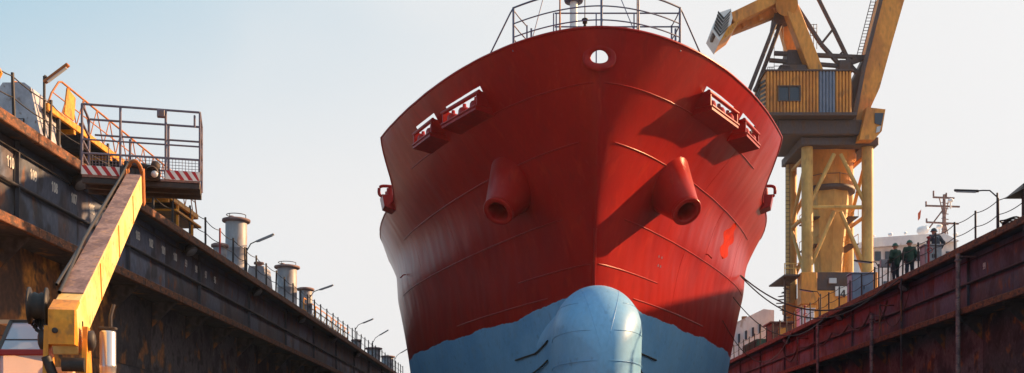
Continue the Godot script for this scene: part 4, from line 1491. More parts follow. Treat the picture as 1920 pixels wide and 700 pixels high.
# ---------------------------------------------------------------- crane
func build_crane() -> void:
	var D := 100.0
	var cr := thing("harbour_crane", "tall yellow slewing crane with hazard striped counterweight behind the ship", "crane", P(29.1, -1.7, 103.0))
	var fl := 26.25
	var fr := 31.9
	var hb := 14.5
	var ht := 29.3
	var st: SurfaceTool
	# tubular legs
	for x in [fl, fr]:
		for d in [100.0, 106.0]:
			st = mb()
			tube(st, P(x, hb, d), P(x, ht, d), 0.53, 18)
			obj("tower_leg", st, mats.crane_pale, cr)
			st = mb()
			rbox(st, x - 0.65, x + 0.65, -1.7, hb, d - 0.65, d + 0.65, 0.05)
			rbox(st, x - 0.75, x + 0.75, hb, hb + 3.0 if d < 103.0 else hb + 1.0, d - 0.75, d + 0.75, 0.06)
			obj("portal_leg", st, mats.crane_yellow, cr)
	# base deck between the legs
	st = mb()
	rbox(st, fl + 0.76, fr - 0.76, 15.9, 17.6, 99.9, 106.5, 0.04)
	obj("base_girder", st, mats.crane_dark, cr)
	st = mb()
	rbox(st, fl + 0.2, fr - 0.9, 12.0, 15.85, 99.7, 106.2, 0.04)
	obj("portal_beam", st, mats.crane_yellow, cr)
	st = mb()
	rbox(st, 28.75, 29.85, 15.3, 16.2, 99.5, 99.6, 0.01)
	obj("number_plate", st, mats.white_paint, cr)
	lettering(cr, "4", P(29.45, 15.5, 99.48), 0.0, 0.7, mats.dark_steel, "plate_number")
	st = mb()
	rbox(st, 28.2, 28.9, 16.5, 17.0, 99.6, 99.85, 0.03)
	obj("flood_lamp", st, mats.lens, cr)
	# platform with rail on the left
	st = mb()
	rbox(st, 24.0, fl - 0.6, 17.2, 17.35, 99.6, 106.0, 0.02)
	obj("side_platform", st, mats.crane_dark, cr)
	for x in [24.05, 24.9]:
		st = mb()
		tube(st, P(x, 17.3, 99.7), P(x, 18.4, 99.7), 0.04, 6)
		tube(st, P(24.05, 17.9 + (x - 24.0) * 0.5, 99.7), P(25.6, 17.9 + (x - 24.0) * 0.5, 99.7), 0.04, 6)
		obj("platform_rail", st, mats.crane_pale, cr)
	# spiral stair
	st = mb()
	for i in 26:
		var a := i * 0.5
		var p := P(24.4, 8.0 + i * 0.36, 101.0)
		box(st, p + Vector3(cos(a) * 0.4, 0, sin(a) * 0.4), Vector3(0.8, 0.06, 0.35), 0.0, -a)
	tube(st, P(24.4, 5.0, 101.0), P(24.4, 17.3, 101.0), 0.1, 8)
	obj("spiral_stair", st, mats.crane_dark, cr)
	# bracing between the legs
	for d in [100.0, 106.0]:
		var mid := (fl + fr) * 0.5
		for q in [[fl, hb + 3.0, mid - 0.3, 26.3], [fr, hb + 3.0, mid + 0.3, 26.3], [fl + 0.4, 27.5 - 2.2, mid - 0.3, ht - 0.6], [fr - 0.4, 27.5 - 2.2, mid + 0.3, ht - 0.6]]:
			st = mb()
			if q[3] < 28.0:
				tube(st, P(q[0], q[1], d), P(q[2], 23.3, d), 0.2, 8)
			else:
				tube(st, P(q[0], q[1] - 0.9, d), P(q[2], q[3], d), 0.2, 8)
			obj("brace", st, mats.crane_pale, cr)
		st = mb()
		tube(st, P(fl, 23.7, d), P(fr, 23.7, d), 0.2, 8)
		obj("brace", st, mats.crane_pale, cr)
	for x in [fl, fr]:
		for q in [[hb + 2.0, 23.0, 0], [23.0, ht - 0.6, 1]]:
			st = mb()
			tube(st, P(x, q[0], 100.0 if q[2] == 0 else 106.0), P(x, q[1], 106.0 if q[2] == 0 else 100.0), 0.18, 8)
			tube(st, P(x, q[1], 100.0), P(x, q[1], 106.0), 0.18, 8)
			obj("brace", st, mats.crane_pale, cr)
	# ring frame on top of the legs
	for q in [[fl - 0.8, fr + 0.8, 99.2, 100.6], [fl - 0.8, fr + 0.8, 105.4, 106.8], [fl - 0.8, fl + 0.6, 100.6, 105.4], [fr - 0.6, fr + 0.8, 100.6, 105.4]]:
		st = mb()
		rbox(st, q[0], q[1], ht, ht + 0.75, q[2], q[3], 0.05)
		obj("ring_beam", st, mats.crane_dark, cr)
	# slewing column
	var cx := (fl + fr) * 0.5
	st = mb()
	lathe(st, P(cx, 0, 103.0), Vector3.UP, [[1.3, 17.6], [1.35, 18.6], [2.0, 25.0], [2.05, 26.0]], 8, false)
	obj("slewing_column", st, mats.crane_pale, cr)
	st = mb()
	lathe(st, P(cx, 0, 103.0), Vector3.UP, [[1.4, 25.6], [2.5, 25.7], [2.5, 26.1], [2.0, 26.2]], 24)
	obj("collar", st, mats.crane_dark, cr)
	st = mb()
	lathe(st, P(cx, 0, 103.0), Vector3.UP, [[2.3, 26.15], [2.3, 28.6], [2.6, 28.8], [2.6, 30.4]], 20)
	obj("column_head", st, mats.crane_yellow, cr)
	st = mb()
	lathe(st, P(cx, 0, 103.0), Vector3.UP, [[1.6, 17.6], [1.6, 17.9], [1.3, 18.0]], 16)
	for i in 17:
		var a := TAU * i / 16.0
		tube(st, P(cx + cos(a) * 1.9, 17.6, 103.0 + sin(a) * 1.9), P(cx + cos(a) * 1.9, 18.8, 103.0 + sin(a) * 1.9), 0.03, 5)
	obj("column_foot", st, mats.crane_pale, cr)
	# service platforms round the column, with rails, and a ladder up the back leg
	for hh in [20.4, 23.0]:
		st = mb()
		rbox(st, fl + 0.5, fl + 1.5, hh, hh + 0.1, 101.0, 105.0, 0.02)
		rbox(st, fr - 1.5, fr - 0.5, hh, hh + 0.1, 101.0, 105.0, 0.02)
		var pf := obj("service_platform", st, mats.crane_dark, cr)
		for x in [fl + 0.55, fl + 1.45, fr - 1.45, fr - 0.55]:
			st = mb()
			tube(st, P(x, hh + 1.0, 101.0), P(x, hh + 1.0, 105.0), 0.035, 5)
			for k in 4:
				tube(st, P(x, hh + 0.1, 101.0 + k * 1.33), P(x, hh + 1.0, 101.0 + k * 1.33), 0.03, 5)
			obj("platform_rail", st, mats.crane_pale, pf)
	st = mb()
	for o in [0.0, 0.4]:
		tube(st, P(fl - 0.75 + o, 15.5, 105.2), P(fl - 0.75 + o, ht, 105.2), 0.035, 5)
	for k in 34:
		tube(st, P(fl - 0.75, 15.6 + k * 0.4, 105.2), P(fl - 0.35, 15.6 + k * 0.4, 105.2), 0.025, 5)
	obj("ladder", st, mats.crane_dark, cr)
	for k in 9:
		st = mb()
		var a := TAU * k / 9.0
		tube(st, P(cx + cos(a) * 2.45, 26.1, 103.0 + sin(a) * 2.45), P(cx + cos(a) * 2.45, 27.1, 103.0 + sin(a) * 2.45), 0.03, 5)
		tube(st, P(cx + cos(a) * 2.45, 27.1, 103.0 + sin(a) * 2.45), P(cx + cos(a + TAU / 9.0) * 2.45, 27.1, 103.0 + sin(a + TAU / 9.0) * 2.45), 0.03, 5)
		obj("collar_rail", st, mats.crane_dark, cr)
	# turntable
	st = mb()
	rbox(st, 23.2, 32.4, ht + 0.8, ht + 2.2, 98.6, 106.0, 0.1)
	obj("turntable", st, mats.crane_dark, cr)
	st = mb()
	rbox(st, 21.6, 30.2, 31.55, 31.85, 97.6, 104.5, 0.03)
	rbox(st, 24.5, 29.0, ht + 2.2, 31.55, 99.0, 104.5, 0.05)
	obj("house_floor", st, mats.crane_dark, cr)
	# machinery house with corrugated sheets
	var hx0 := 21.95
	var hx1 := 29.8
	var h0 := 31.85
	var h1 := 35.7
	st = mb()
	rbox(st, hx0, hx1, h0, h1, 98.05, 103.0)
	var house := obj("machinery_house", st, mats.crane_yellow, cr)
	var nrib := 26
	for i in nrib:
		var x := hx0 + (hx1 - hx0) * (i + 0.5) / nrib
		var wx := (hx1 - hx0) / nrib * 0.6
		var blue := i >= 16 and i <= 20
		st = mb()
		var lo := h0
		var m: Material = mats.corrugated_blue if blue else mats.crane_yellow
		if x > 23.0 and x < 25.1:
			rbox(st, x - wx / 2, x + wx / 2, h0, 32.95, 97.86, 98.05, 0.03)
			obj("corrugation", st, m, house)
			st = mb()
			rbox(st, x - wx / 2, x + wx / 2, 34.35, h1, 97.86, 98.05, 0.03)
		else:
			rbox(st, x - wx / 2, x + wx / 2, lo, h1, 97.86, 98.05, 0.03)
		obj("corrugation", st, m, house)
	st = mb()
	rbox(st, hx0 + (hx1 - hx0) * 16.0 / nrib, hx0 + (hx1 - hx0) * 21.0 / nrib, h0, h1, 98.0, 98.048)
	obj("door_panel", st, mats.corrugated_blue, house)
	st = mb()
	rbox(st, 23.1, 25.0, 33.0, 34.3, 97.95, 98.04)
	var win := obj("window", st, mats.window_dark, house)
	st = mb()
	for q in [[23.0, 25.1, 32.92, 33.02], [23.0, 25.1, 34.28, 34.38], [23.0, 23.12, 33.02, 34.28], [24.98, 25.1, 33.02, 34.28], [24.0, 24.08, 33.02, 34.28]]:
		rbox(st, q[0], q[1], q[2], q[3], 97.82, 97.95)
	obj("window_frame", st, mats.crane_dark, win)
	st = mb()
	rbox(st, hx0 - 0.15, hx1 + 0.15, h1, h1 + 0.16, 97.8, 103.2, 0.03)
	obj("house_roof", st, mats.crane_dark, cr)
	# chevron counterweight panel on the left side of the house
	for i in 9:
		st = mb()
		var y := h0 + 0.05 + i * 0.42
		var a := P(hx0 - 0.08, y, 98.2)
		var b := P(hx0 - 0.08, y + 0.5, 100.4)
		var c := P(hx0 - 0.08, y, 102.7)
		if y + 0.8 < h1 + 0.2:
			prism(st, [a, b, b + Vector3(0, 0.21, 0), a + Vector3(0, 0.21, 0)], Vector3(0.079, 0, 0))
			prism(st, [b, c, c + Vector3(0, 0.21, 0), b + Vector3(0, 0.21, 0)], Vector3(0.079, 0, 0))
			obj("chevron_stripe", st, mats.dark_steel, house)
	# roof rails
	for q in [[1440, 1452, 126, 148], [1452, 1482, 124, 148], [1540, 1594, 134, 147]]:
		st = mb()
		for k in 4:
			var px := lerpf(q[0], q[1], k / 3.0)
			tube(st, at(px, q[3], 98.5), at(px, q[2], 98.5), 0.035, 5)
		tube(st, at(q[0], q[2], 98.5), at(q[1], q[2], 98.5), 0.035, 5)
		tube(st, at(q[0], (q[2] + q[3]) * 0.5, 98.5), at(q[1], (q[2] + q[3]) * 0.5, 98.5), 0.03, 5)
		obj("roof_rail", st, mats.crane_dark, cr)
	# A frame
	st = mb()
	bar(st, at(1478, 5, 99.0), at(1532, 146, 99.0), 1.2, 1.25, 0.06)
	obj("frame_leg", st, mats.crane_yellow, cr)
	st = mb()
	bar(st, at(1462, 20, 102.0), at(1494, 134, 102.0), 1.0, 1.0, 0.06)
	obj("frame_leg", st, mats.crane_yellow, cr)
	st = mb()
	tube(st, at(1476, 8, 98.2), at(1470, 8, 103.0), 1.0, 20)
	obj("frame_head", st, mats.crane_yellow, cr)
	st = mb()
	prism(st, [at(1450, 48, 100.0), at(1488, 36, 100.0), at(1484, 10, 100.0), at(1455, 16, 100.0)], Vector3(0, 0, -1.4))
	obj("head_gusset", st, mats.crane_dark, cr)
	for q in [[1454, 44, 1402, 178, 99.4], [1464, 46, 1416, 172, 100.6]]:
		st = mb()
		tube(st, at(q[0], q[1], q[4]), at(q[2], q[3], q[4]), 0.2, 10)
		obj("stay_rod", st, mats.crane_dark, cr)
	# counterweight lever
	for q in [[1480, -14, 1372, 38, 99.2, 22], [1478, 14, 1366, 58, 100.8, 18]]:
		st = mb()
		bar(st, at(q[0], q[1], q[4]), at(q[2], q[3], q[4]), 0.9, q[5] * 0.05, 0.05)
		obj("counterweight_lever", st, mats.crane_yellow, cr)
	for px in [1390, 1420, 1450]:
		st = mb()
		bar(st, at(px, 30 - (px - 1390) * 0.48, 100.0), at(px + 8, 50 - (px - 1390) * 0.44, 100.0), 0.5, 0.35)
		obj("lever_tie", st, mats.crane_yellow, cr)
	var q0 := [at(1335, 56, 98.6), at(1350, 78, 98.6), at(1366, 62, 98.6), at(1374, 34, 98.6), at(1371, 16, 98.6), at(1347, 24, 98.6)]
	st = mb()
	prism(st, q0, Vector3(0, 0, -3.2))
	var cw := obj("counterweight", st, mats.ship_white, cr)
	for i in 6:
		st = mb()
		var t := i / 6.0
		var a := at(lerpf(1347, 1338, t), lerpf(20, 55, t), 98.5)
		var b := at(lerpf(1358, 1349, t), lerpf(33, 71, t), 98.5)
		var c := at(lerpf(1371, 1364, t), lerpf(19, 56, t), 98.5)
		var dn := Vector3(-0.04, -0.16, 0)
		prism(st, [a, b, b + dn, a + dn], Vector3(0, 0, -0.095))
		prism(st, [b, c, c + dn, b + dn], Vector3(0, 0, -0.095))
		obj("hazard_stripe", st, mats.dark_steel, cw)
	st = mb()
	prism(st, [at(1350, 78, 98.5), at(1372, 62, 98.5), at(1388, 36, 98.5), at(1366, 50, 98.5)], Vector3(0, 0, -2.8))
	obj("counterweight_side", st, mats.yellow, cr)
	st = mb()
	box(st, at(1341, 67, 99.5), Vector3(0.7, 0.7, 1.5), 0.05)
	obj("buffer", st, mats.crane_dark, cr)
	# jib, its rack and ladder, and the operator's cabin
	st = mb()
	prism(st, [at(1600, 232, 99.0), at(1622, 125, 99.0), at(1660, -20, 99.0), at(1702, -20, 99.0), at(1672, 85, 99.0), at(1650, 165, 99.0), at(1634, 200, 99.0), at(1628, 236, 99.0)], Vector3(0, 0, -2.6))
	var jib := obj("jib", st, mats.crane_yellow, cr)
	st = mb()
	prism(st, [at(1597, 228, 98.7), at(1617, 128, 98.7), at(1655, -20, 98.7), at(1661, -20, 98.7), at(1624, 128, 98.7), at(1605, 228, 98.7)], Vector3(0, 0, -0.28))
	obj("rack", st, mats.crane_dark, jib)
	st = mb()
	for o in [0.0, -9.0]:
		tube(st, at(1616 + o, 105, 99.3), at(1648 + o, -20, 99.3), 0.04, 5)
	for i in 22:
		var t := i / 21.0
		tube(st, at(lerpf(1616, 1648, t), lerpf(105, -20, t), 99.3), at(lerpf(1607, 1639, t), lerpf(105, -20, t), 99.3), 0.03, 5)
	obj("ladder", st, mats.crane_dark, jib)
	st = mb()
	prism(st, [at(1626, 201, 98.0), at(1661, 205, 98.0), at(1654, 246, 98.0), at(1640, 262, 98.0), at(1612, 262, 98.0)], Vector3(0, 0, -2.4))
	var cab := obj("operator_cabin", st, mats.crane_yellow, cr)
	st = mb()
	prism(st, [at(1641, 212, 97.9), at(1658, 212, 97.9), at(1653, 235, 97.9), at(1641, 231, 97.9)], Vector3(0, 0, -0.09))
	obj("window", st, mats.window_dark, cab)
	st = mb()
	prism(st, [at(1645, 238, 97.9), at(1653, 236, 97.9), at(1650, 247, 97.9), at(1643, 249, 97.9)], Vector3(0, 0, -0.09))
	obj("lamp", st, mats.lens, cab)
	# dark link gear between frame and jib
	for q in [[1452, 100, 1626, 108, 0.36], [1443, 113, 1575, 124, 0.34], [1530, -12, 1563, 54, 0.3], [1563, 54, 1594, 118, 0.32], [1494, 12, 1540, 83, 0.34], [1540, 83, 1584, 132, 0.34], [1540, 83, 1563, 54, 0.22], [1570, 108, 1582, 96, 0.2], [1590, 118, 1612, 142, 0.36], [1594, 118, 1626, 106, 0.45]]:
		st = mb()
		bar(st, at(q[0], q[1], 99.8), at(q[2], q[3], 99.8), q[4], q[4], 0.03)
		obj("link_bar", st, mats.crane_dark, cr)
	st = mb()
	box(st, at(1492, 120, 100.5), Vector3(2.0, 2.0, 2.0), 0.1)
	box(st, at(1484, 137, 99.6), Vector3(2.6, 0.9, 2.0), 0.1)
	obj("winch", st, mats.crane_dark, cr)
	st = mb()
	box(st, at(1582, 128, 100.0), Vector3(1.2, 1.2, 1.2), 0.1)
	prism(st, [at(1600, 150, 99.6), at(1622, 106, 99.6), at(1628, 120, 99.6), at(1612, 210, 99.6), at(1598, 220, 99.6)], Vector3(0, 0, -1.6))
	obj("luffing_gear", st, mats.crane_dark, cr)
	st = mb()
	for k in 3:
		tube(st, at(1520 + k * 6, 45, 101.5), at(1520 + k * 6, 92, 101.5), 0.035, 5)
	for k in 4:
		tube(st, at(1520, 46 + k * 7, 101.5), at(1532, 46 + k * 7, 101.5), 0.03, 5)
	obj("access_cage", st, mats.crane_dark, cr)
	for px in [1452, 1469]:
		st = mb()
		tube(st, at(px, 50, 99.5), at(px, 140, 99.5), 0.025, 5)
		obj("wire_rope", st, mats.crane_dark, cr)

# ---------------------------------------------------------------- ships beyond the right wall
func build_far_ships() -> void:
	var D := 125.0
	var s := thing("white_ship", "white ship superstructure with masts and radars behind the workers", "ship", P(46.0, -1.7, D + 8.0))
	var st := mb()
	prism(st, [at(1610, 600, D), at(1800, 600, D), at(1795, 452, D), at(1612, 465, D)], Vector3(0, 0, -14))
	var blk := obj("deckhouse", st, mats.ship_white, s)
	st = mb()
	prism(st, [at(1600, 466, D - 1.0), at(1800, 452, D - 1.0), at(1770, 437, D - 1.0), at(1640, 446, D - 1.0), at(1604, 458, D - 1.0)], Vector3(0, 0, -16))
	obj("bridge_roof", st, mats.ship_white, s)
	for i in 9:
		st = mb()
		var px := 1622.0 + i * 19.0
		prism(st, [at(px, 490, D - 0.1), at(px + 11, 490, D - 0.1), at(px + 11, 472, D - 0.1), at(px, 472, D - 0.1)], Vector3(0, 0, 0.08))
		obj("window", st, mats.window_dark, blk)
	for i in 6:
		st = mb()
		var px := 1625.0 + i * 16.0
		prism(st, [at(px, 545, D - 0.1), at(px + 7, 545, D - 0.1), at(px + 7, 528, D - 0.1), at(px, 528, D - 0.1)], Vector3(0, 0, 0.08))
		obj("window", st, mats.window_dark, blk)
	st = mb()
	rbox(st, 35.0, 58.0, -1.7, 16.8, D + 0.5, D + 40.0)
	obj("hull", st, mats.green_paint, s)
	# mast
	st = mb()
	tube(st, at(1771, 440, D + 4), at(1771, 365, D + 4), 0.28, 8, 0.16)
	for q in [[1737, 386, 1800, 388], [1750, 370, 1790, 372], [1738, 417, 1798, 420]]:
		tube(st, at(q[0], q[1], D + 4), at(q[2], q[3], D + 4), 0.12, 6)
	for q in [[1737, 378, 388], [1751, 358, 371], [1738, 410, 418], [1775, 362, 370]]:
		tube(st, at(q[0], q[1], D + 4), at(q[0], q[2], D + 4), 0.1, 6)
	tube(st, at(1740, 432, D + 4), at(1770, 392, D + 4), 0.09, 6)
	var mast := obj("mast", st, mats.dust, s)
	st = mb()
	for q in [[1762, 372, 1778, 440], [1780, 372, 1766, 440]]:
		tube(st, at(q[0], q[1], D + 5), at(q[2], q[3], D + 5), 0.07, 5)
	for k in 6:
		tube(st, at(1766, 380 + k * 10, D + 5), at(1779, 382 + k * 10, D + 5), 0.06, 5)
	obj("mast_lattice", st, mats.dust, mast)
	for q in [[1783, 376, 0.34], [1731, 432, 0.75], [1670, 440, 0.3], [1698, 437, 0.2], [1638, 443, 0.22], [1762, 425, 0.36], [1792, 440, 0.3]]:
		st = mb()
		var o := at(q[0], q[1], D + 3)
		lathe(st, o, Vector3(-0.35, 0.8, 0.4).normalized(), [[0.0, -q[2] * 0.8], [q[2] * 0.8, -q[2] * 0.5], [q[2], 0.0], [q[2] * 0.8, q[2] * 0.45], [0.0, q[2] * 0.6]], 14)
		tube(st, o, o - Vector3(0, 1.0, 0), q[2] * 0.25, 6)
		obj("radar_dome", st, mats.ship_white, s)
	st = mb()
	prism(st, [at(1728, 393, D + 4), at(1722, 400, D + 4), at(1722, 414, D + 4), at(1726, 410, D + 4)], Vector3(0, 0, -0.05))
	obj("flag", st, mats.flag_orange, s)
	# second vessel behind the ship's stern quarter
	D = 112.0
	s = thing("white_accommodation_block", "white accommodation block with narrow windows beside the red hull", "ship", P(23.5, -1.7, D + 6.0))
	st = mb()
	prism(st, [at(1362, 690, D), at(1452, 690, D), at(1452, 582, D), at(1432, 580, D), at(1366, 612, D)], Vector3(0, 0, -12))
	blk = obj("deckhouse", st, mats.ship_white, s)
	for i in 5:
		st = mb()
		var px := 1371.0 + i * 13.0
		var py := 650.0 - i * 6.0
		prism(st, [at(px, py, D - 0.1), at(px + 4, py - 1, D - 0.1), at(px + 4, py - 18, D - 0.1), at(px, py - 17, D - 0.1)], Vector3(0, 0, 0.08))
		obj("window", st, mats.window_dark, blk)
	st = mb()
	tube(st, at(1396, 606, D + 2), at(1396, 594, D + 2), 0.3, 10)
	obj("vent", st, mats.rail_orange, s)
	st = mb()
	rbox(st, 20.0, 34.0, -1.7, 9.0, D + 0.5, D + 30.0)
	obj("hull", st, mats.corrugated_blue, s)

# ---------------------------------------------------------------- people
func smin(a: float, b: float, k: float) -> float:
	var h := clampf(0.5 + 0.5 * (b - a) / k, 0.0, 1.0)
	return lerpf(b, a, h) - k * h * (1.0 - h)

# bones [a, b, ra, rb] joined smoothly and meshed as surface nets
func nets(bones: Array, cell: float, k: float) -> ArrayMesh:
	var lo := Vector3(1e9, 1e9, 1e9)
	var hi := -lo
	for b in bones:
		var r := maxf(b[2], b[3]) + k + 2.0 * cell
		for p in [b[0], b[1]]:
			lo = lo.min(p - Vector3.ONE * r)
			hi = hi.max(p + Vector3.ONE * r)
	var n := Vector3i(((hi - lo) / cell).ceil()) + Vector3i.ONE
	var f := PackedFloat32Array()
	f.resize(n.x * n.y * n.z)
	f.fill(1.0)
	for b in bones:
		var r := maxf(b[2], b[3]) + k + 1.5 * cell
		var a0 := Vector3i((((b[0] as Vector3).min(b[1]) - Vector3.ONE * r - lo) / cell).floor()).clamp(Vector3i.ZERO, n - Vector3i.ONE)
		var a1 := Vector3i((((b[0] as Vector3).max(b[1]) + Vector3.ONE * r - lo) / cell).ceil()).clamp(Vector3i.ZERO, n - Vector3i.ONE)
		var ab: Vector3 = b[1] - b[0]
		var l2 := maxf(ab.length_squared(), 1e-9)
		for z in range(a0.z, a1.z + 1):
			for y in range(a0.y, a1.y + 1):
				for x in range(a0.x, a1.x + 1):
					var p := lo + Vector3(x, y, z) * cell
					var t := clampf((p - b[0]).dot(ab) / l2, 0.0, 1.0)
					var d := p.distance_to(b[0] + ab * t) - lerpf(b[2], b[3], t)
					var i := (z * n.y + y) * n.x + x
					f[i] = smin(f[i], d, k)
	var idx := {}
	var vs := PackedVector3Array()
	var corners := []
	for c in 8:
		corners.append(Vector3i(c & 1, (c >> 1) & 1, (c >> 2) & 1))
	var edges := [[0, 1], [2, 3], [4, 5], [6, 7], [0, 2], [1, 3], [4, 6], [5, 7], [0, 4], [1, 5], [2, 6], [3, 7]]
	for z in n.z - 1:
		for y in n.y - 1:
			for x in n.x - 1:
				var v := []
				var neg := 0
				for c in corners:
					var q: float = f[((z + c.z) * n.y + y + c.y) * n.x + x + c.x]
					v.append(q)
					if q < 0.0:
						neg += 1
				if neg == 0 or neg == 8:
					continue
				var s := Vector3.ZERO
				var m := 0
				for e in edges:
					if (v[e[0]] < 0.0) != (v[e[1]] < 0.0):
						s += Vector3(corners[e[0]]).lerp(Vector3(corners[e[1]]), v[e[0]] / (v[e[0]] - v[e[1]]))
						m += 1
				idx[(z * n.y + y) * n.x + x] = vs.size()
				vs.append(lo + (Vector3(x, y, z) + s / m) * cell)
	var ix := PackedInt32Array()
	var str_ := [1, n.x, n.x * n.y]
	for z in range(1, n.z - 1):
		for y in range(1, n.y - 1):
			for x in range(1, n.x - 1):
				var i := (z * n.y + y) * n.x + x
				for ax in 3:
					var j: int = i + str_[ax]
					if (f[i] < 0.0) == (f[j] < 0.0):
						continue
					var u: int = str_[(ax + 1) % 3]
					var w: int = str_[(ax + 2) % 3]
					var q := [idx[i], idx[i - u], idx[i - u - w], idx[i - w]]
					if f[i] < 0.0:
						ix.append_array([q[0], q[2], q[1], q[0], q[3], q[2]])
					else:
						ix.append_array([q[0], q[1], q[2], q[0], q[2], q[3]])
	var ns := PackedVector3Array()
	ns.resize(vs.size())
	for t in range(0, ix.size(), 3):
		var nn := (vs[ix[t + 2]] - vs[ix[t]]).cross(vs[ix[t + 1]] - vs[ix[t]])
		for q in 3:
			ns[ix[t + q]] += nn
	for i in ns.size():
		ns[i] = ns[i].normalized()
	var arr := []
	arr.resize(Mesh.ARRAY_MAX)
	arr[Mesh.ARRAY_VERTEX] = vs
	arr[Mesh.ARRAY_NORMAL] = ns
	arr[Mesh.ARRAY_INDEX] = ix
	var mesh := ArrayMesh.new()
	mesh.add_surface_from_arrays(Mesh.PRIMITIVE_TRIANGLES, arr)
	return mesh

# the upper body leans forward from the hips
func leaned(v: Vector3, lean: float) -> Vector3:
	if v.y > 0.92:
		return Vector3(v.x, 0.92, v.z) + Vector3(0, v.y - 0.92, 0).rotated(Vector3.RIGHT, -lean)
	return v

func person(where: Vector3, turn: float, lean: float, spread: float, jacket: Material, helmet: Material, label: String, print_back: bool) -> void:
	var p := thing("person", label, "person", where, "workers on the right dock deck")
	p.rotation.y = turn
	org = Vector3.ZERO
	var hip: Vector3 = Vector3(0, 0.94, 0)
	var waist: Vector3 = leaned(Vector3(0, 1.1, 0), lean)
	var chest: Vector3 = leaned(Vector3(0, 1.34, 0), lean)
	var neck: Vector3 = leaned(Vector3(0, 1.5, 0), lean)
	var head: Vector3 = leaned(Vector3(0, 1.63, -0.02), lean)
	var bones := [[hip, waist, 0.12, 0.115], [waist, chest, 0.115, 0.13], [chest, neck, 0.08, 0.055], [neck, head, 0.055, 0.075], [head, head + Vector3(0, 0.06, 0.01), 0.088, 0.092], [head + Vector3(0, -0.06, -0.05), head + Vector3(0, -0.03, -0.06), 0.05, 0.05], [head + Vector3(0, 0.0, -0.09), head + Vector3(0, -0.02, -0.105), 0.014, 0.018]]
	var coat := [[hip + Vector3(0, -0.06, 0), waist, 0.165, 0.165], [waist, chest, 0.165, 0.16], [chest + Vector3(-0.1, 0.02, 0), chest + Vector3(0.1, 0.02, 0), 0.135, 0.135], [chest, neck - Vector3(0, 0.03, 0), 0.11, 0.085]]
	var legs := []
	var boots := []
	for s in [-1.0, 1.0]:
		bones.append([head + Vector3(s * 0.088, -0.01, 0.01), head + Vector3(s * 0.092, 0.025, 0.01), 0.016, 0.02])
		var sh: Vector3 = leaned(Vector3(s * 0.19, 1.43, 0), lean)
		var el: Vector3 = leaned(Vector3(s * (0.27 + spread), 1.15, 0.03), lean)
		var wr: Vector3 = leaned(Vector3(s * (0.22 + spread * 0.8), 0.93, -0.1), lean)
		coat.append([sh, el, 0.082, 0.07])
		coat.append([el, wr, 0.07, 0.055])
		bones.append([sh, el, 0.05, 0.042])
		bones.append([el, wr, 0.042, 0.03])
		var dirn := (wr - el).normalized()
		var palm := wr + dirn * 0.07
		bones.append([wr, palm, 0.03, 0.036])
		var side := Vector3(0, 0, -1)
		for k in 4:
			var b0 := palm + side * (0.03 - 0.02 * k) + dirn * 0.02
			var len: float = [0.05, 0.06, 0.055, 0.042][k]
			var b1 := b0 + dirn * len * 0.6
			bones.append([b0, b1, 0.0105, 0.010])
			bones.append([b1, b1 + (dirn + Vector3(-s * 0.7, 0, 0)).normalized() * len * 0.6, 0.010, 0.009])
		bones.append([wr + dirn * 0.03 + side * 0.03, wr + dirn * 0.08 + side * 0.06, 0.013, 0.011])
		var hj := Vector3(s * 0.095, 0.9, 0)
		var kn := Vector3(s * 0.12, 0.5, -0.03 - 0.05 * s)
		var an := Vector3(s * 0.135, 0.1, 0.03 - 0.03 * s)
		legs.append([hj, kn, 0.105, 0.08])
		legs.append([kn, an, 0.08, 0.068])
		bones.append([hj, kn, 0.08, 0.055])
		bones.append([kn, an, 0.052, 0.035])
		bones.append([an, an + Vector3(s * 0.02, -0.05, -0.13), 0.04, 0.03])
		boots.append([an + Vector3(0, 0.1, 0), an + Vector3(0, -0.02, 0.0), 0.055, 0.06])
		boots.append([an + Vector3(0, -0.05, 0.04), an + Vector3(s * 0.02, -0.055, -0.15), 0.048, 0.044])
	inst("body", nets(bones, 0.014, 0.02), mats.skin, p)
	inst("jacket", nets(coat, 0.024, 0.05), jacket, p)
	legs.append([hip + Vector3(-0.05, -0.04, 0), hip + Vector3(0.05, -0.04, 0), 0.125, 0.125])
	inst("trousers", nets(legs, 0.024, 0.04), mats.trousers_dark, p)
	inst("boots", nets(boots, 0.02, 0.02), mats.boot_black, p)
	var st := mb()
	var o := head + Vector3(0, 0.045, 0)
	lathe(st, o, Vector3.UP, [[0.15, -0.01], [0.152, 0.005], [0.124, 0.012], [0.12, 0.05], [0.1, 0.1], [0.06, 0.13], [0.0, 0.14]], 20)
	bar(st, o + Vector3(0, 0.12, 0.09), o + Vector3(0, 0.145, 0), 0.03, 0.015)
	bar(st, o + Vector3(0, 0.145, 0), o + Vector3(0, 0.12, -0.09), 0.03, 0.015)
	obj("helmet", st, helmet, p)
	if print_back:
		for k in 2:
			st = mb()
			var c := chest + Vector3(0, 0.06 - 0.055 * k, 0.152)
			for i in 7:
				bar(st, c + Vector3(-0.11 + i * 0.034, -0.014, 0), c + Vector3(-0.11 + i * 0.034, 0.014, 0.0), 0.02, 0.02)
			obj("back_print", st, mats.print_pale, p)

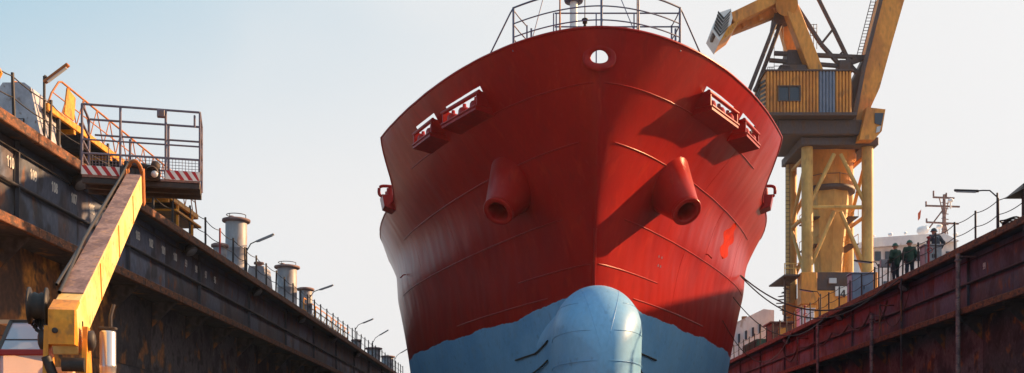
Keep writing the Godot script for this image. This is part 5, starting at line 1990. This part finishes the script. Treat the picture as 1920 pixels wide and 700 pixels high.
# ---------------------------------------------------------------- the rest
func build_ground() -> void:
	org = Vector3.ZERO
	var st := mb()
	st.set_smooth_group(-1)
	quad(st, Vector3(-900, -0.03, 400), Vector3(-900, -0.03, -1500), Vector3(900, -0.03, -1500), Vector3(900, -0.03, 400))
	struct(obj("ground", st, mats.concrete))
	st = mb()
	rbox(st, WALL_LEFT - 1.05, WALL_RIGHT + 1.05, -1.72, -1.7, -30.0, WALL_END + 20.0)
	struct(obj("dock_floor", st, mats.concrete))
	# keel track under the ship
	org = P(SHIP_X, -1.7, 78.0)
	st = mb()
	rbox(st, SHIP_X - 0.7, SHIP_X + 0.7, -1.7, -0.71, 42.0, 114.0, 0.04)
	tag(obj("keel_track", st, mats.lip), "long timber keel track carrying the ship's flat bottom", "keel track")

func build_shed() -> void:
	# unseen shed, added and sized to cast the shadow on the lower right hull
	var o := P(38.0, -1.7, 55.0)
	var s := thing("shade_shed", "unseen shed added outside the right frame edge to shade the lower hull", "shed", o)
	var st := mb()
	rbox(st, 32.0, 46.0, -1.7, 17.8, 50.0, 66.0)
	obj("wall", st, mats.sheeting, s)
	st = mb()
	rbox(st, 31.8, 46.3, 17.8, 18.05, 49.8, 66.2, 0.05)
	obj("roof", st, mats.dark_steel, s)

func _ready() -> void:
	rng.seed = 4711
	wob.seed = 21
	wob.frequency = 0.55
	wob.fractal_octaves = 2
	# camera
	var cam := Camera3D.new()
	cam.name = "camera"
	cam.projection = Camera3D.PROJECTION_FRUSTUM
	cam.near = 0.1
	cam.far = 3000.0
	cam.size = 0.1 * 700.0 / FOCAL
	cam.frustum_offset = Vector2(-29.0, 513.0) / FOCAL * 0.1
	cam.position = Vector3(0, EYE, 0)
	add_child(cam)
	cam.current = true
	# sky, sun, exposure
	var sun_to := Vector3(1.0, 0.46, -0.45).normalized()
	var env := Environment.new()
	env.background_mode = Environment.BG_SKY
	var sky := Sky.new()
	sky.sky_material = make_sky(sun_to)
	env.sky = sky
	env.tonemap_mode = Environment.TONE_MAPPER_LINEAR
	env.tonemap_exposure = 2.0
	env.fog_enabled = true
	env.fog_density = 0.00022
	env.fog_light_color = Color(0.9, 0.92, 0.95)
	env.sdfgi_enabled = true
	env.ssao_enabled = true
	env.ssil_enabled = true
	var we := WorldEnvironment.new()
	we.environment = env
	add_child(we)
	var sun := DirectionalLight3D.new()
	sun.name = "sun"
	sun.light_energy = 1.6
	sun.light_color = Color(1.0, 0.8, 0.58)
	sun.light_angular_distance = 0.6
	sun.shadow_enabled = true
	add_child(sun)
	sun.look_at_from_position(sun_to * 100.0, Vector3.ZERO)
	make_materials()
	build_ground()
	build_left_dock()
	build_right_dock()
	build_ship()
	build_crane()
	build_far_ships()
	build_shed()
	build_boom_lift()
	person(P(16.62, 7.98, 48.1), 0.25, 0.03, 0.0, mats.jacket_green, mats.helmet_green, "left of two workers in green jackets and helmets on the right deck", false)
	person(P(17.0, 7.98, 47.4), -0.2, 0.06, 0.01, mats.jacket_green, mats.helmet_green, "right of two workers in green jackets, next to a dark post", false)
	person(P(17.15, 7.98, 44.7), 0.1, 0.28, 0.06, mats.jacket_grey, mats.helmet_dark, "worker in a dark grey jacket with pale print on the back", true)
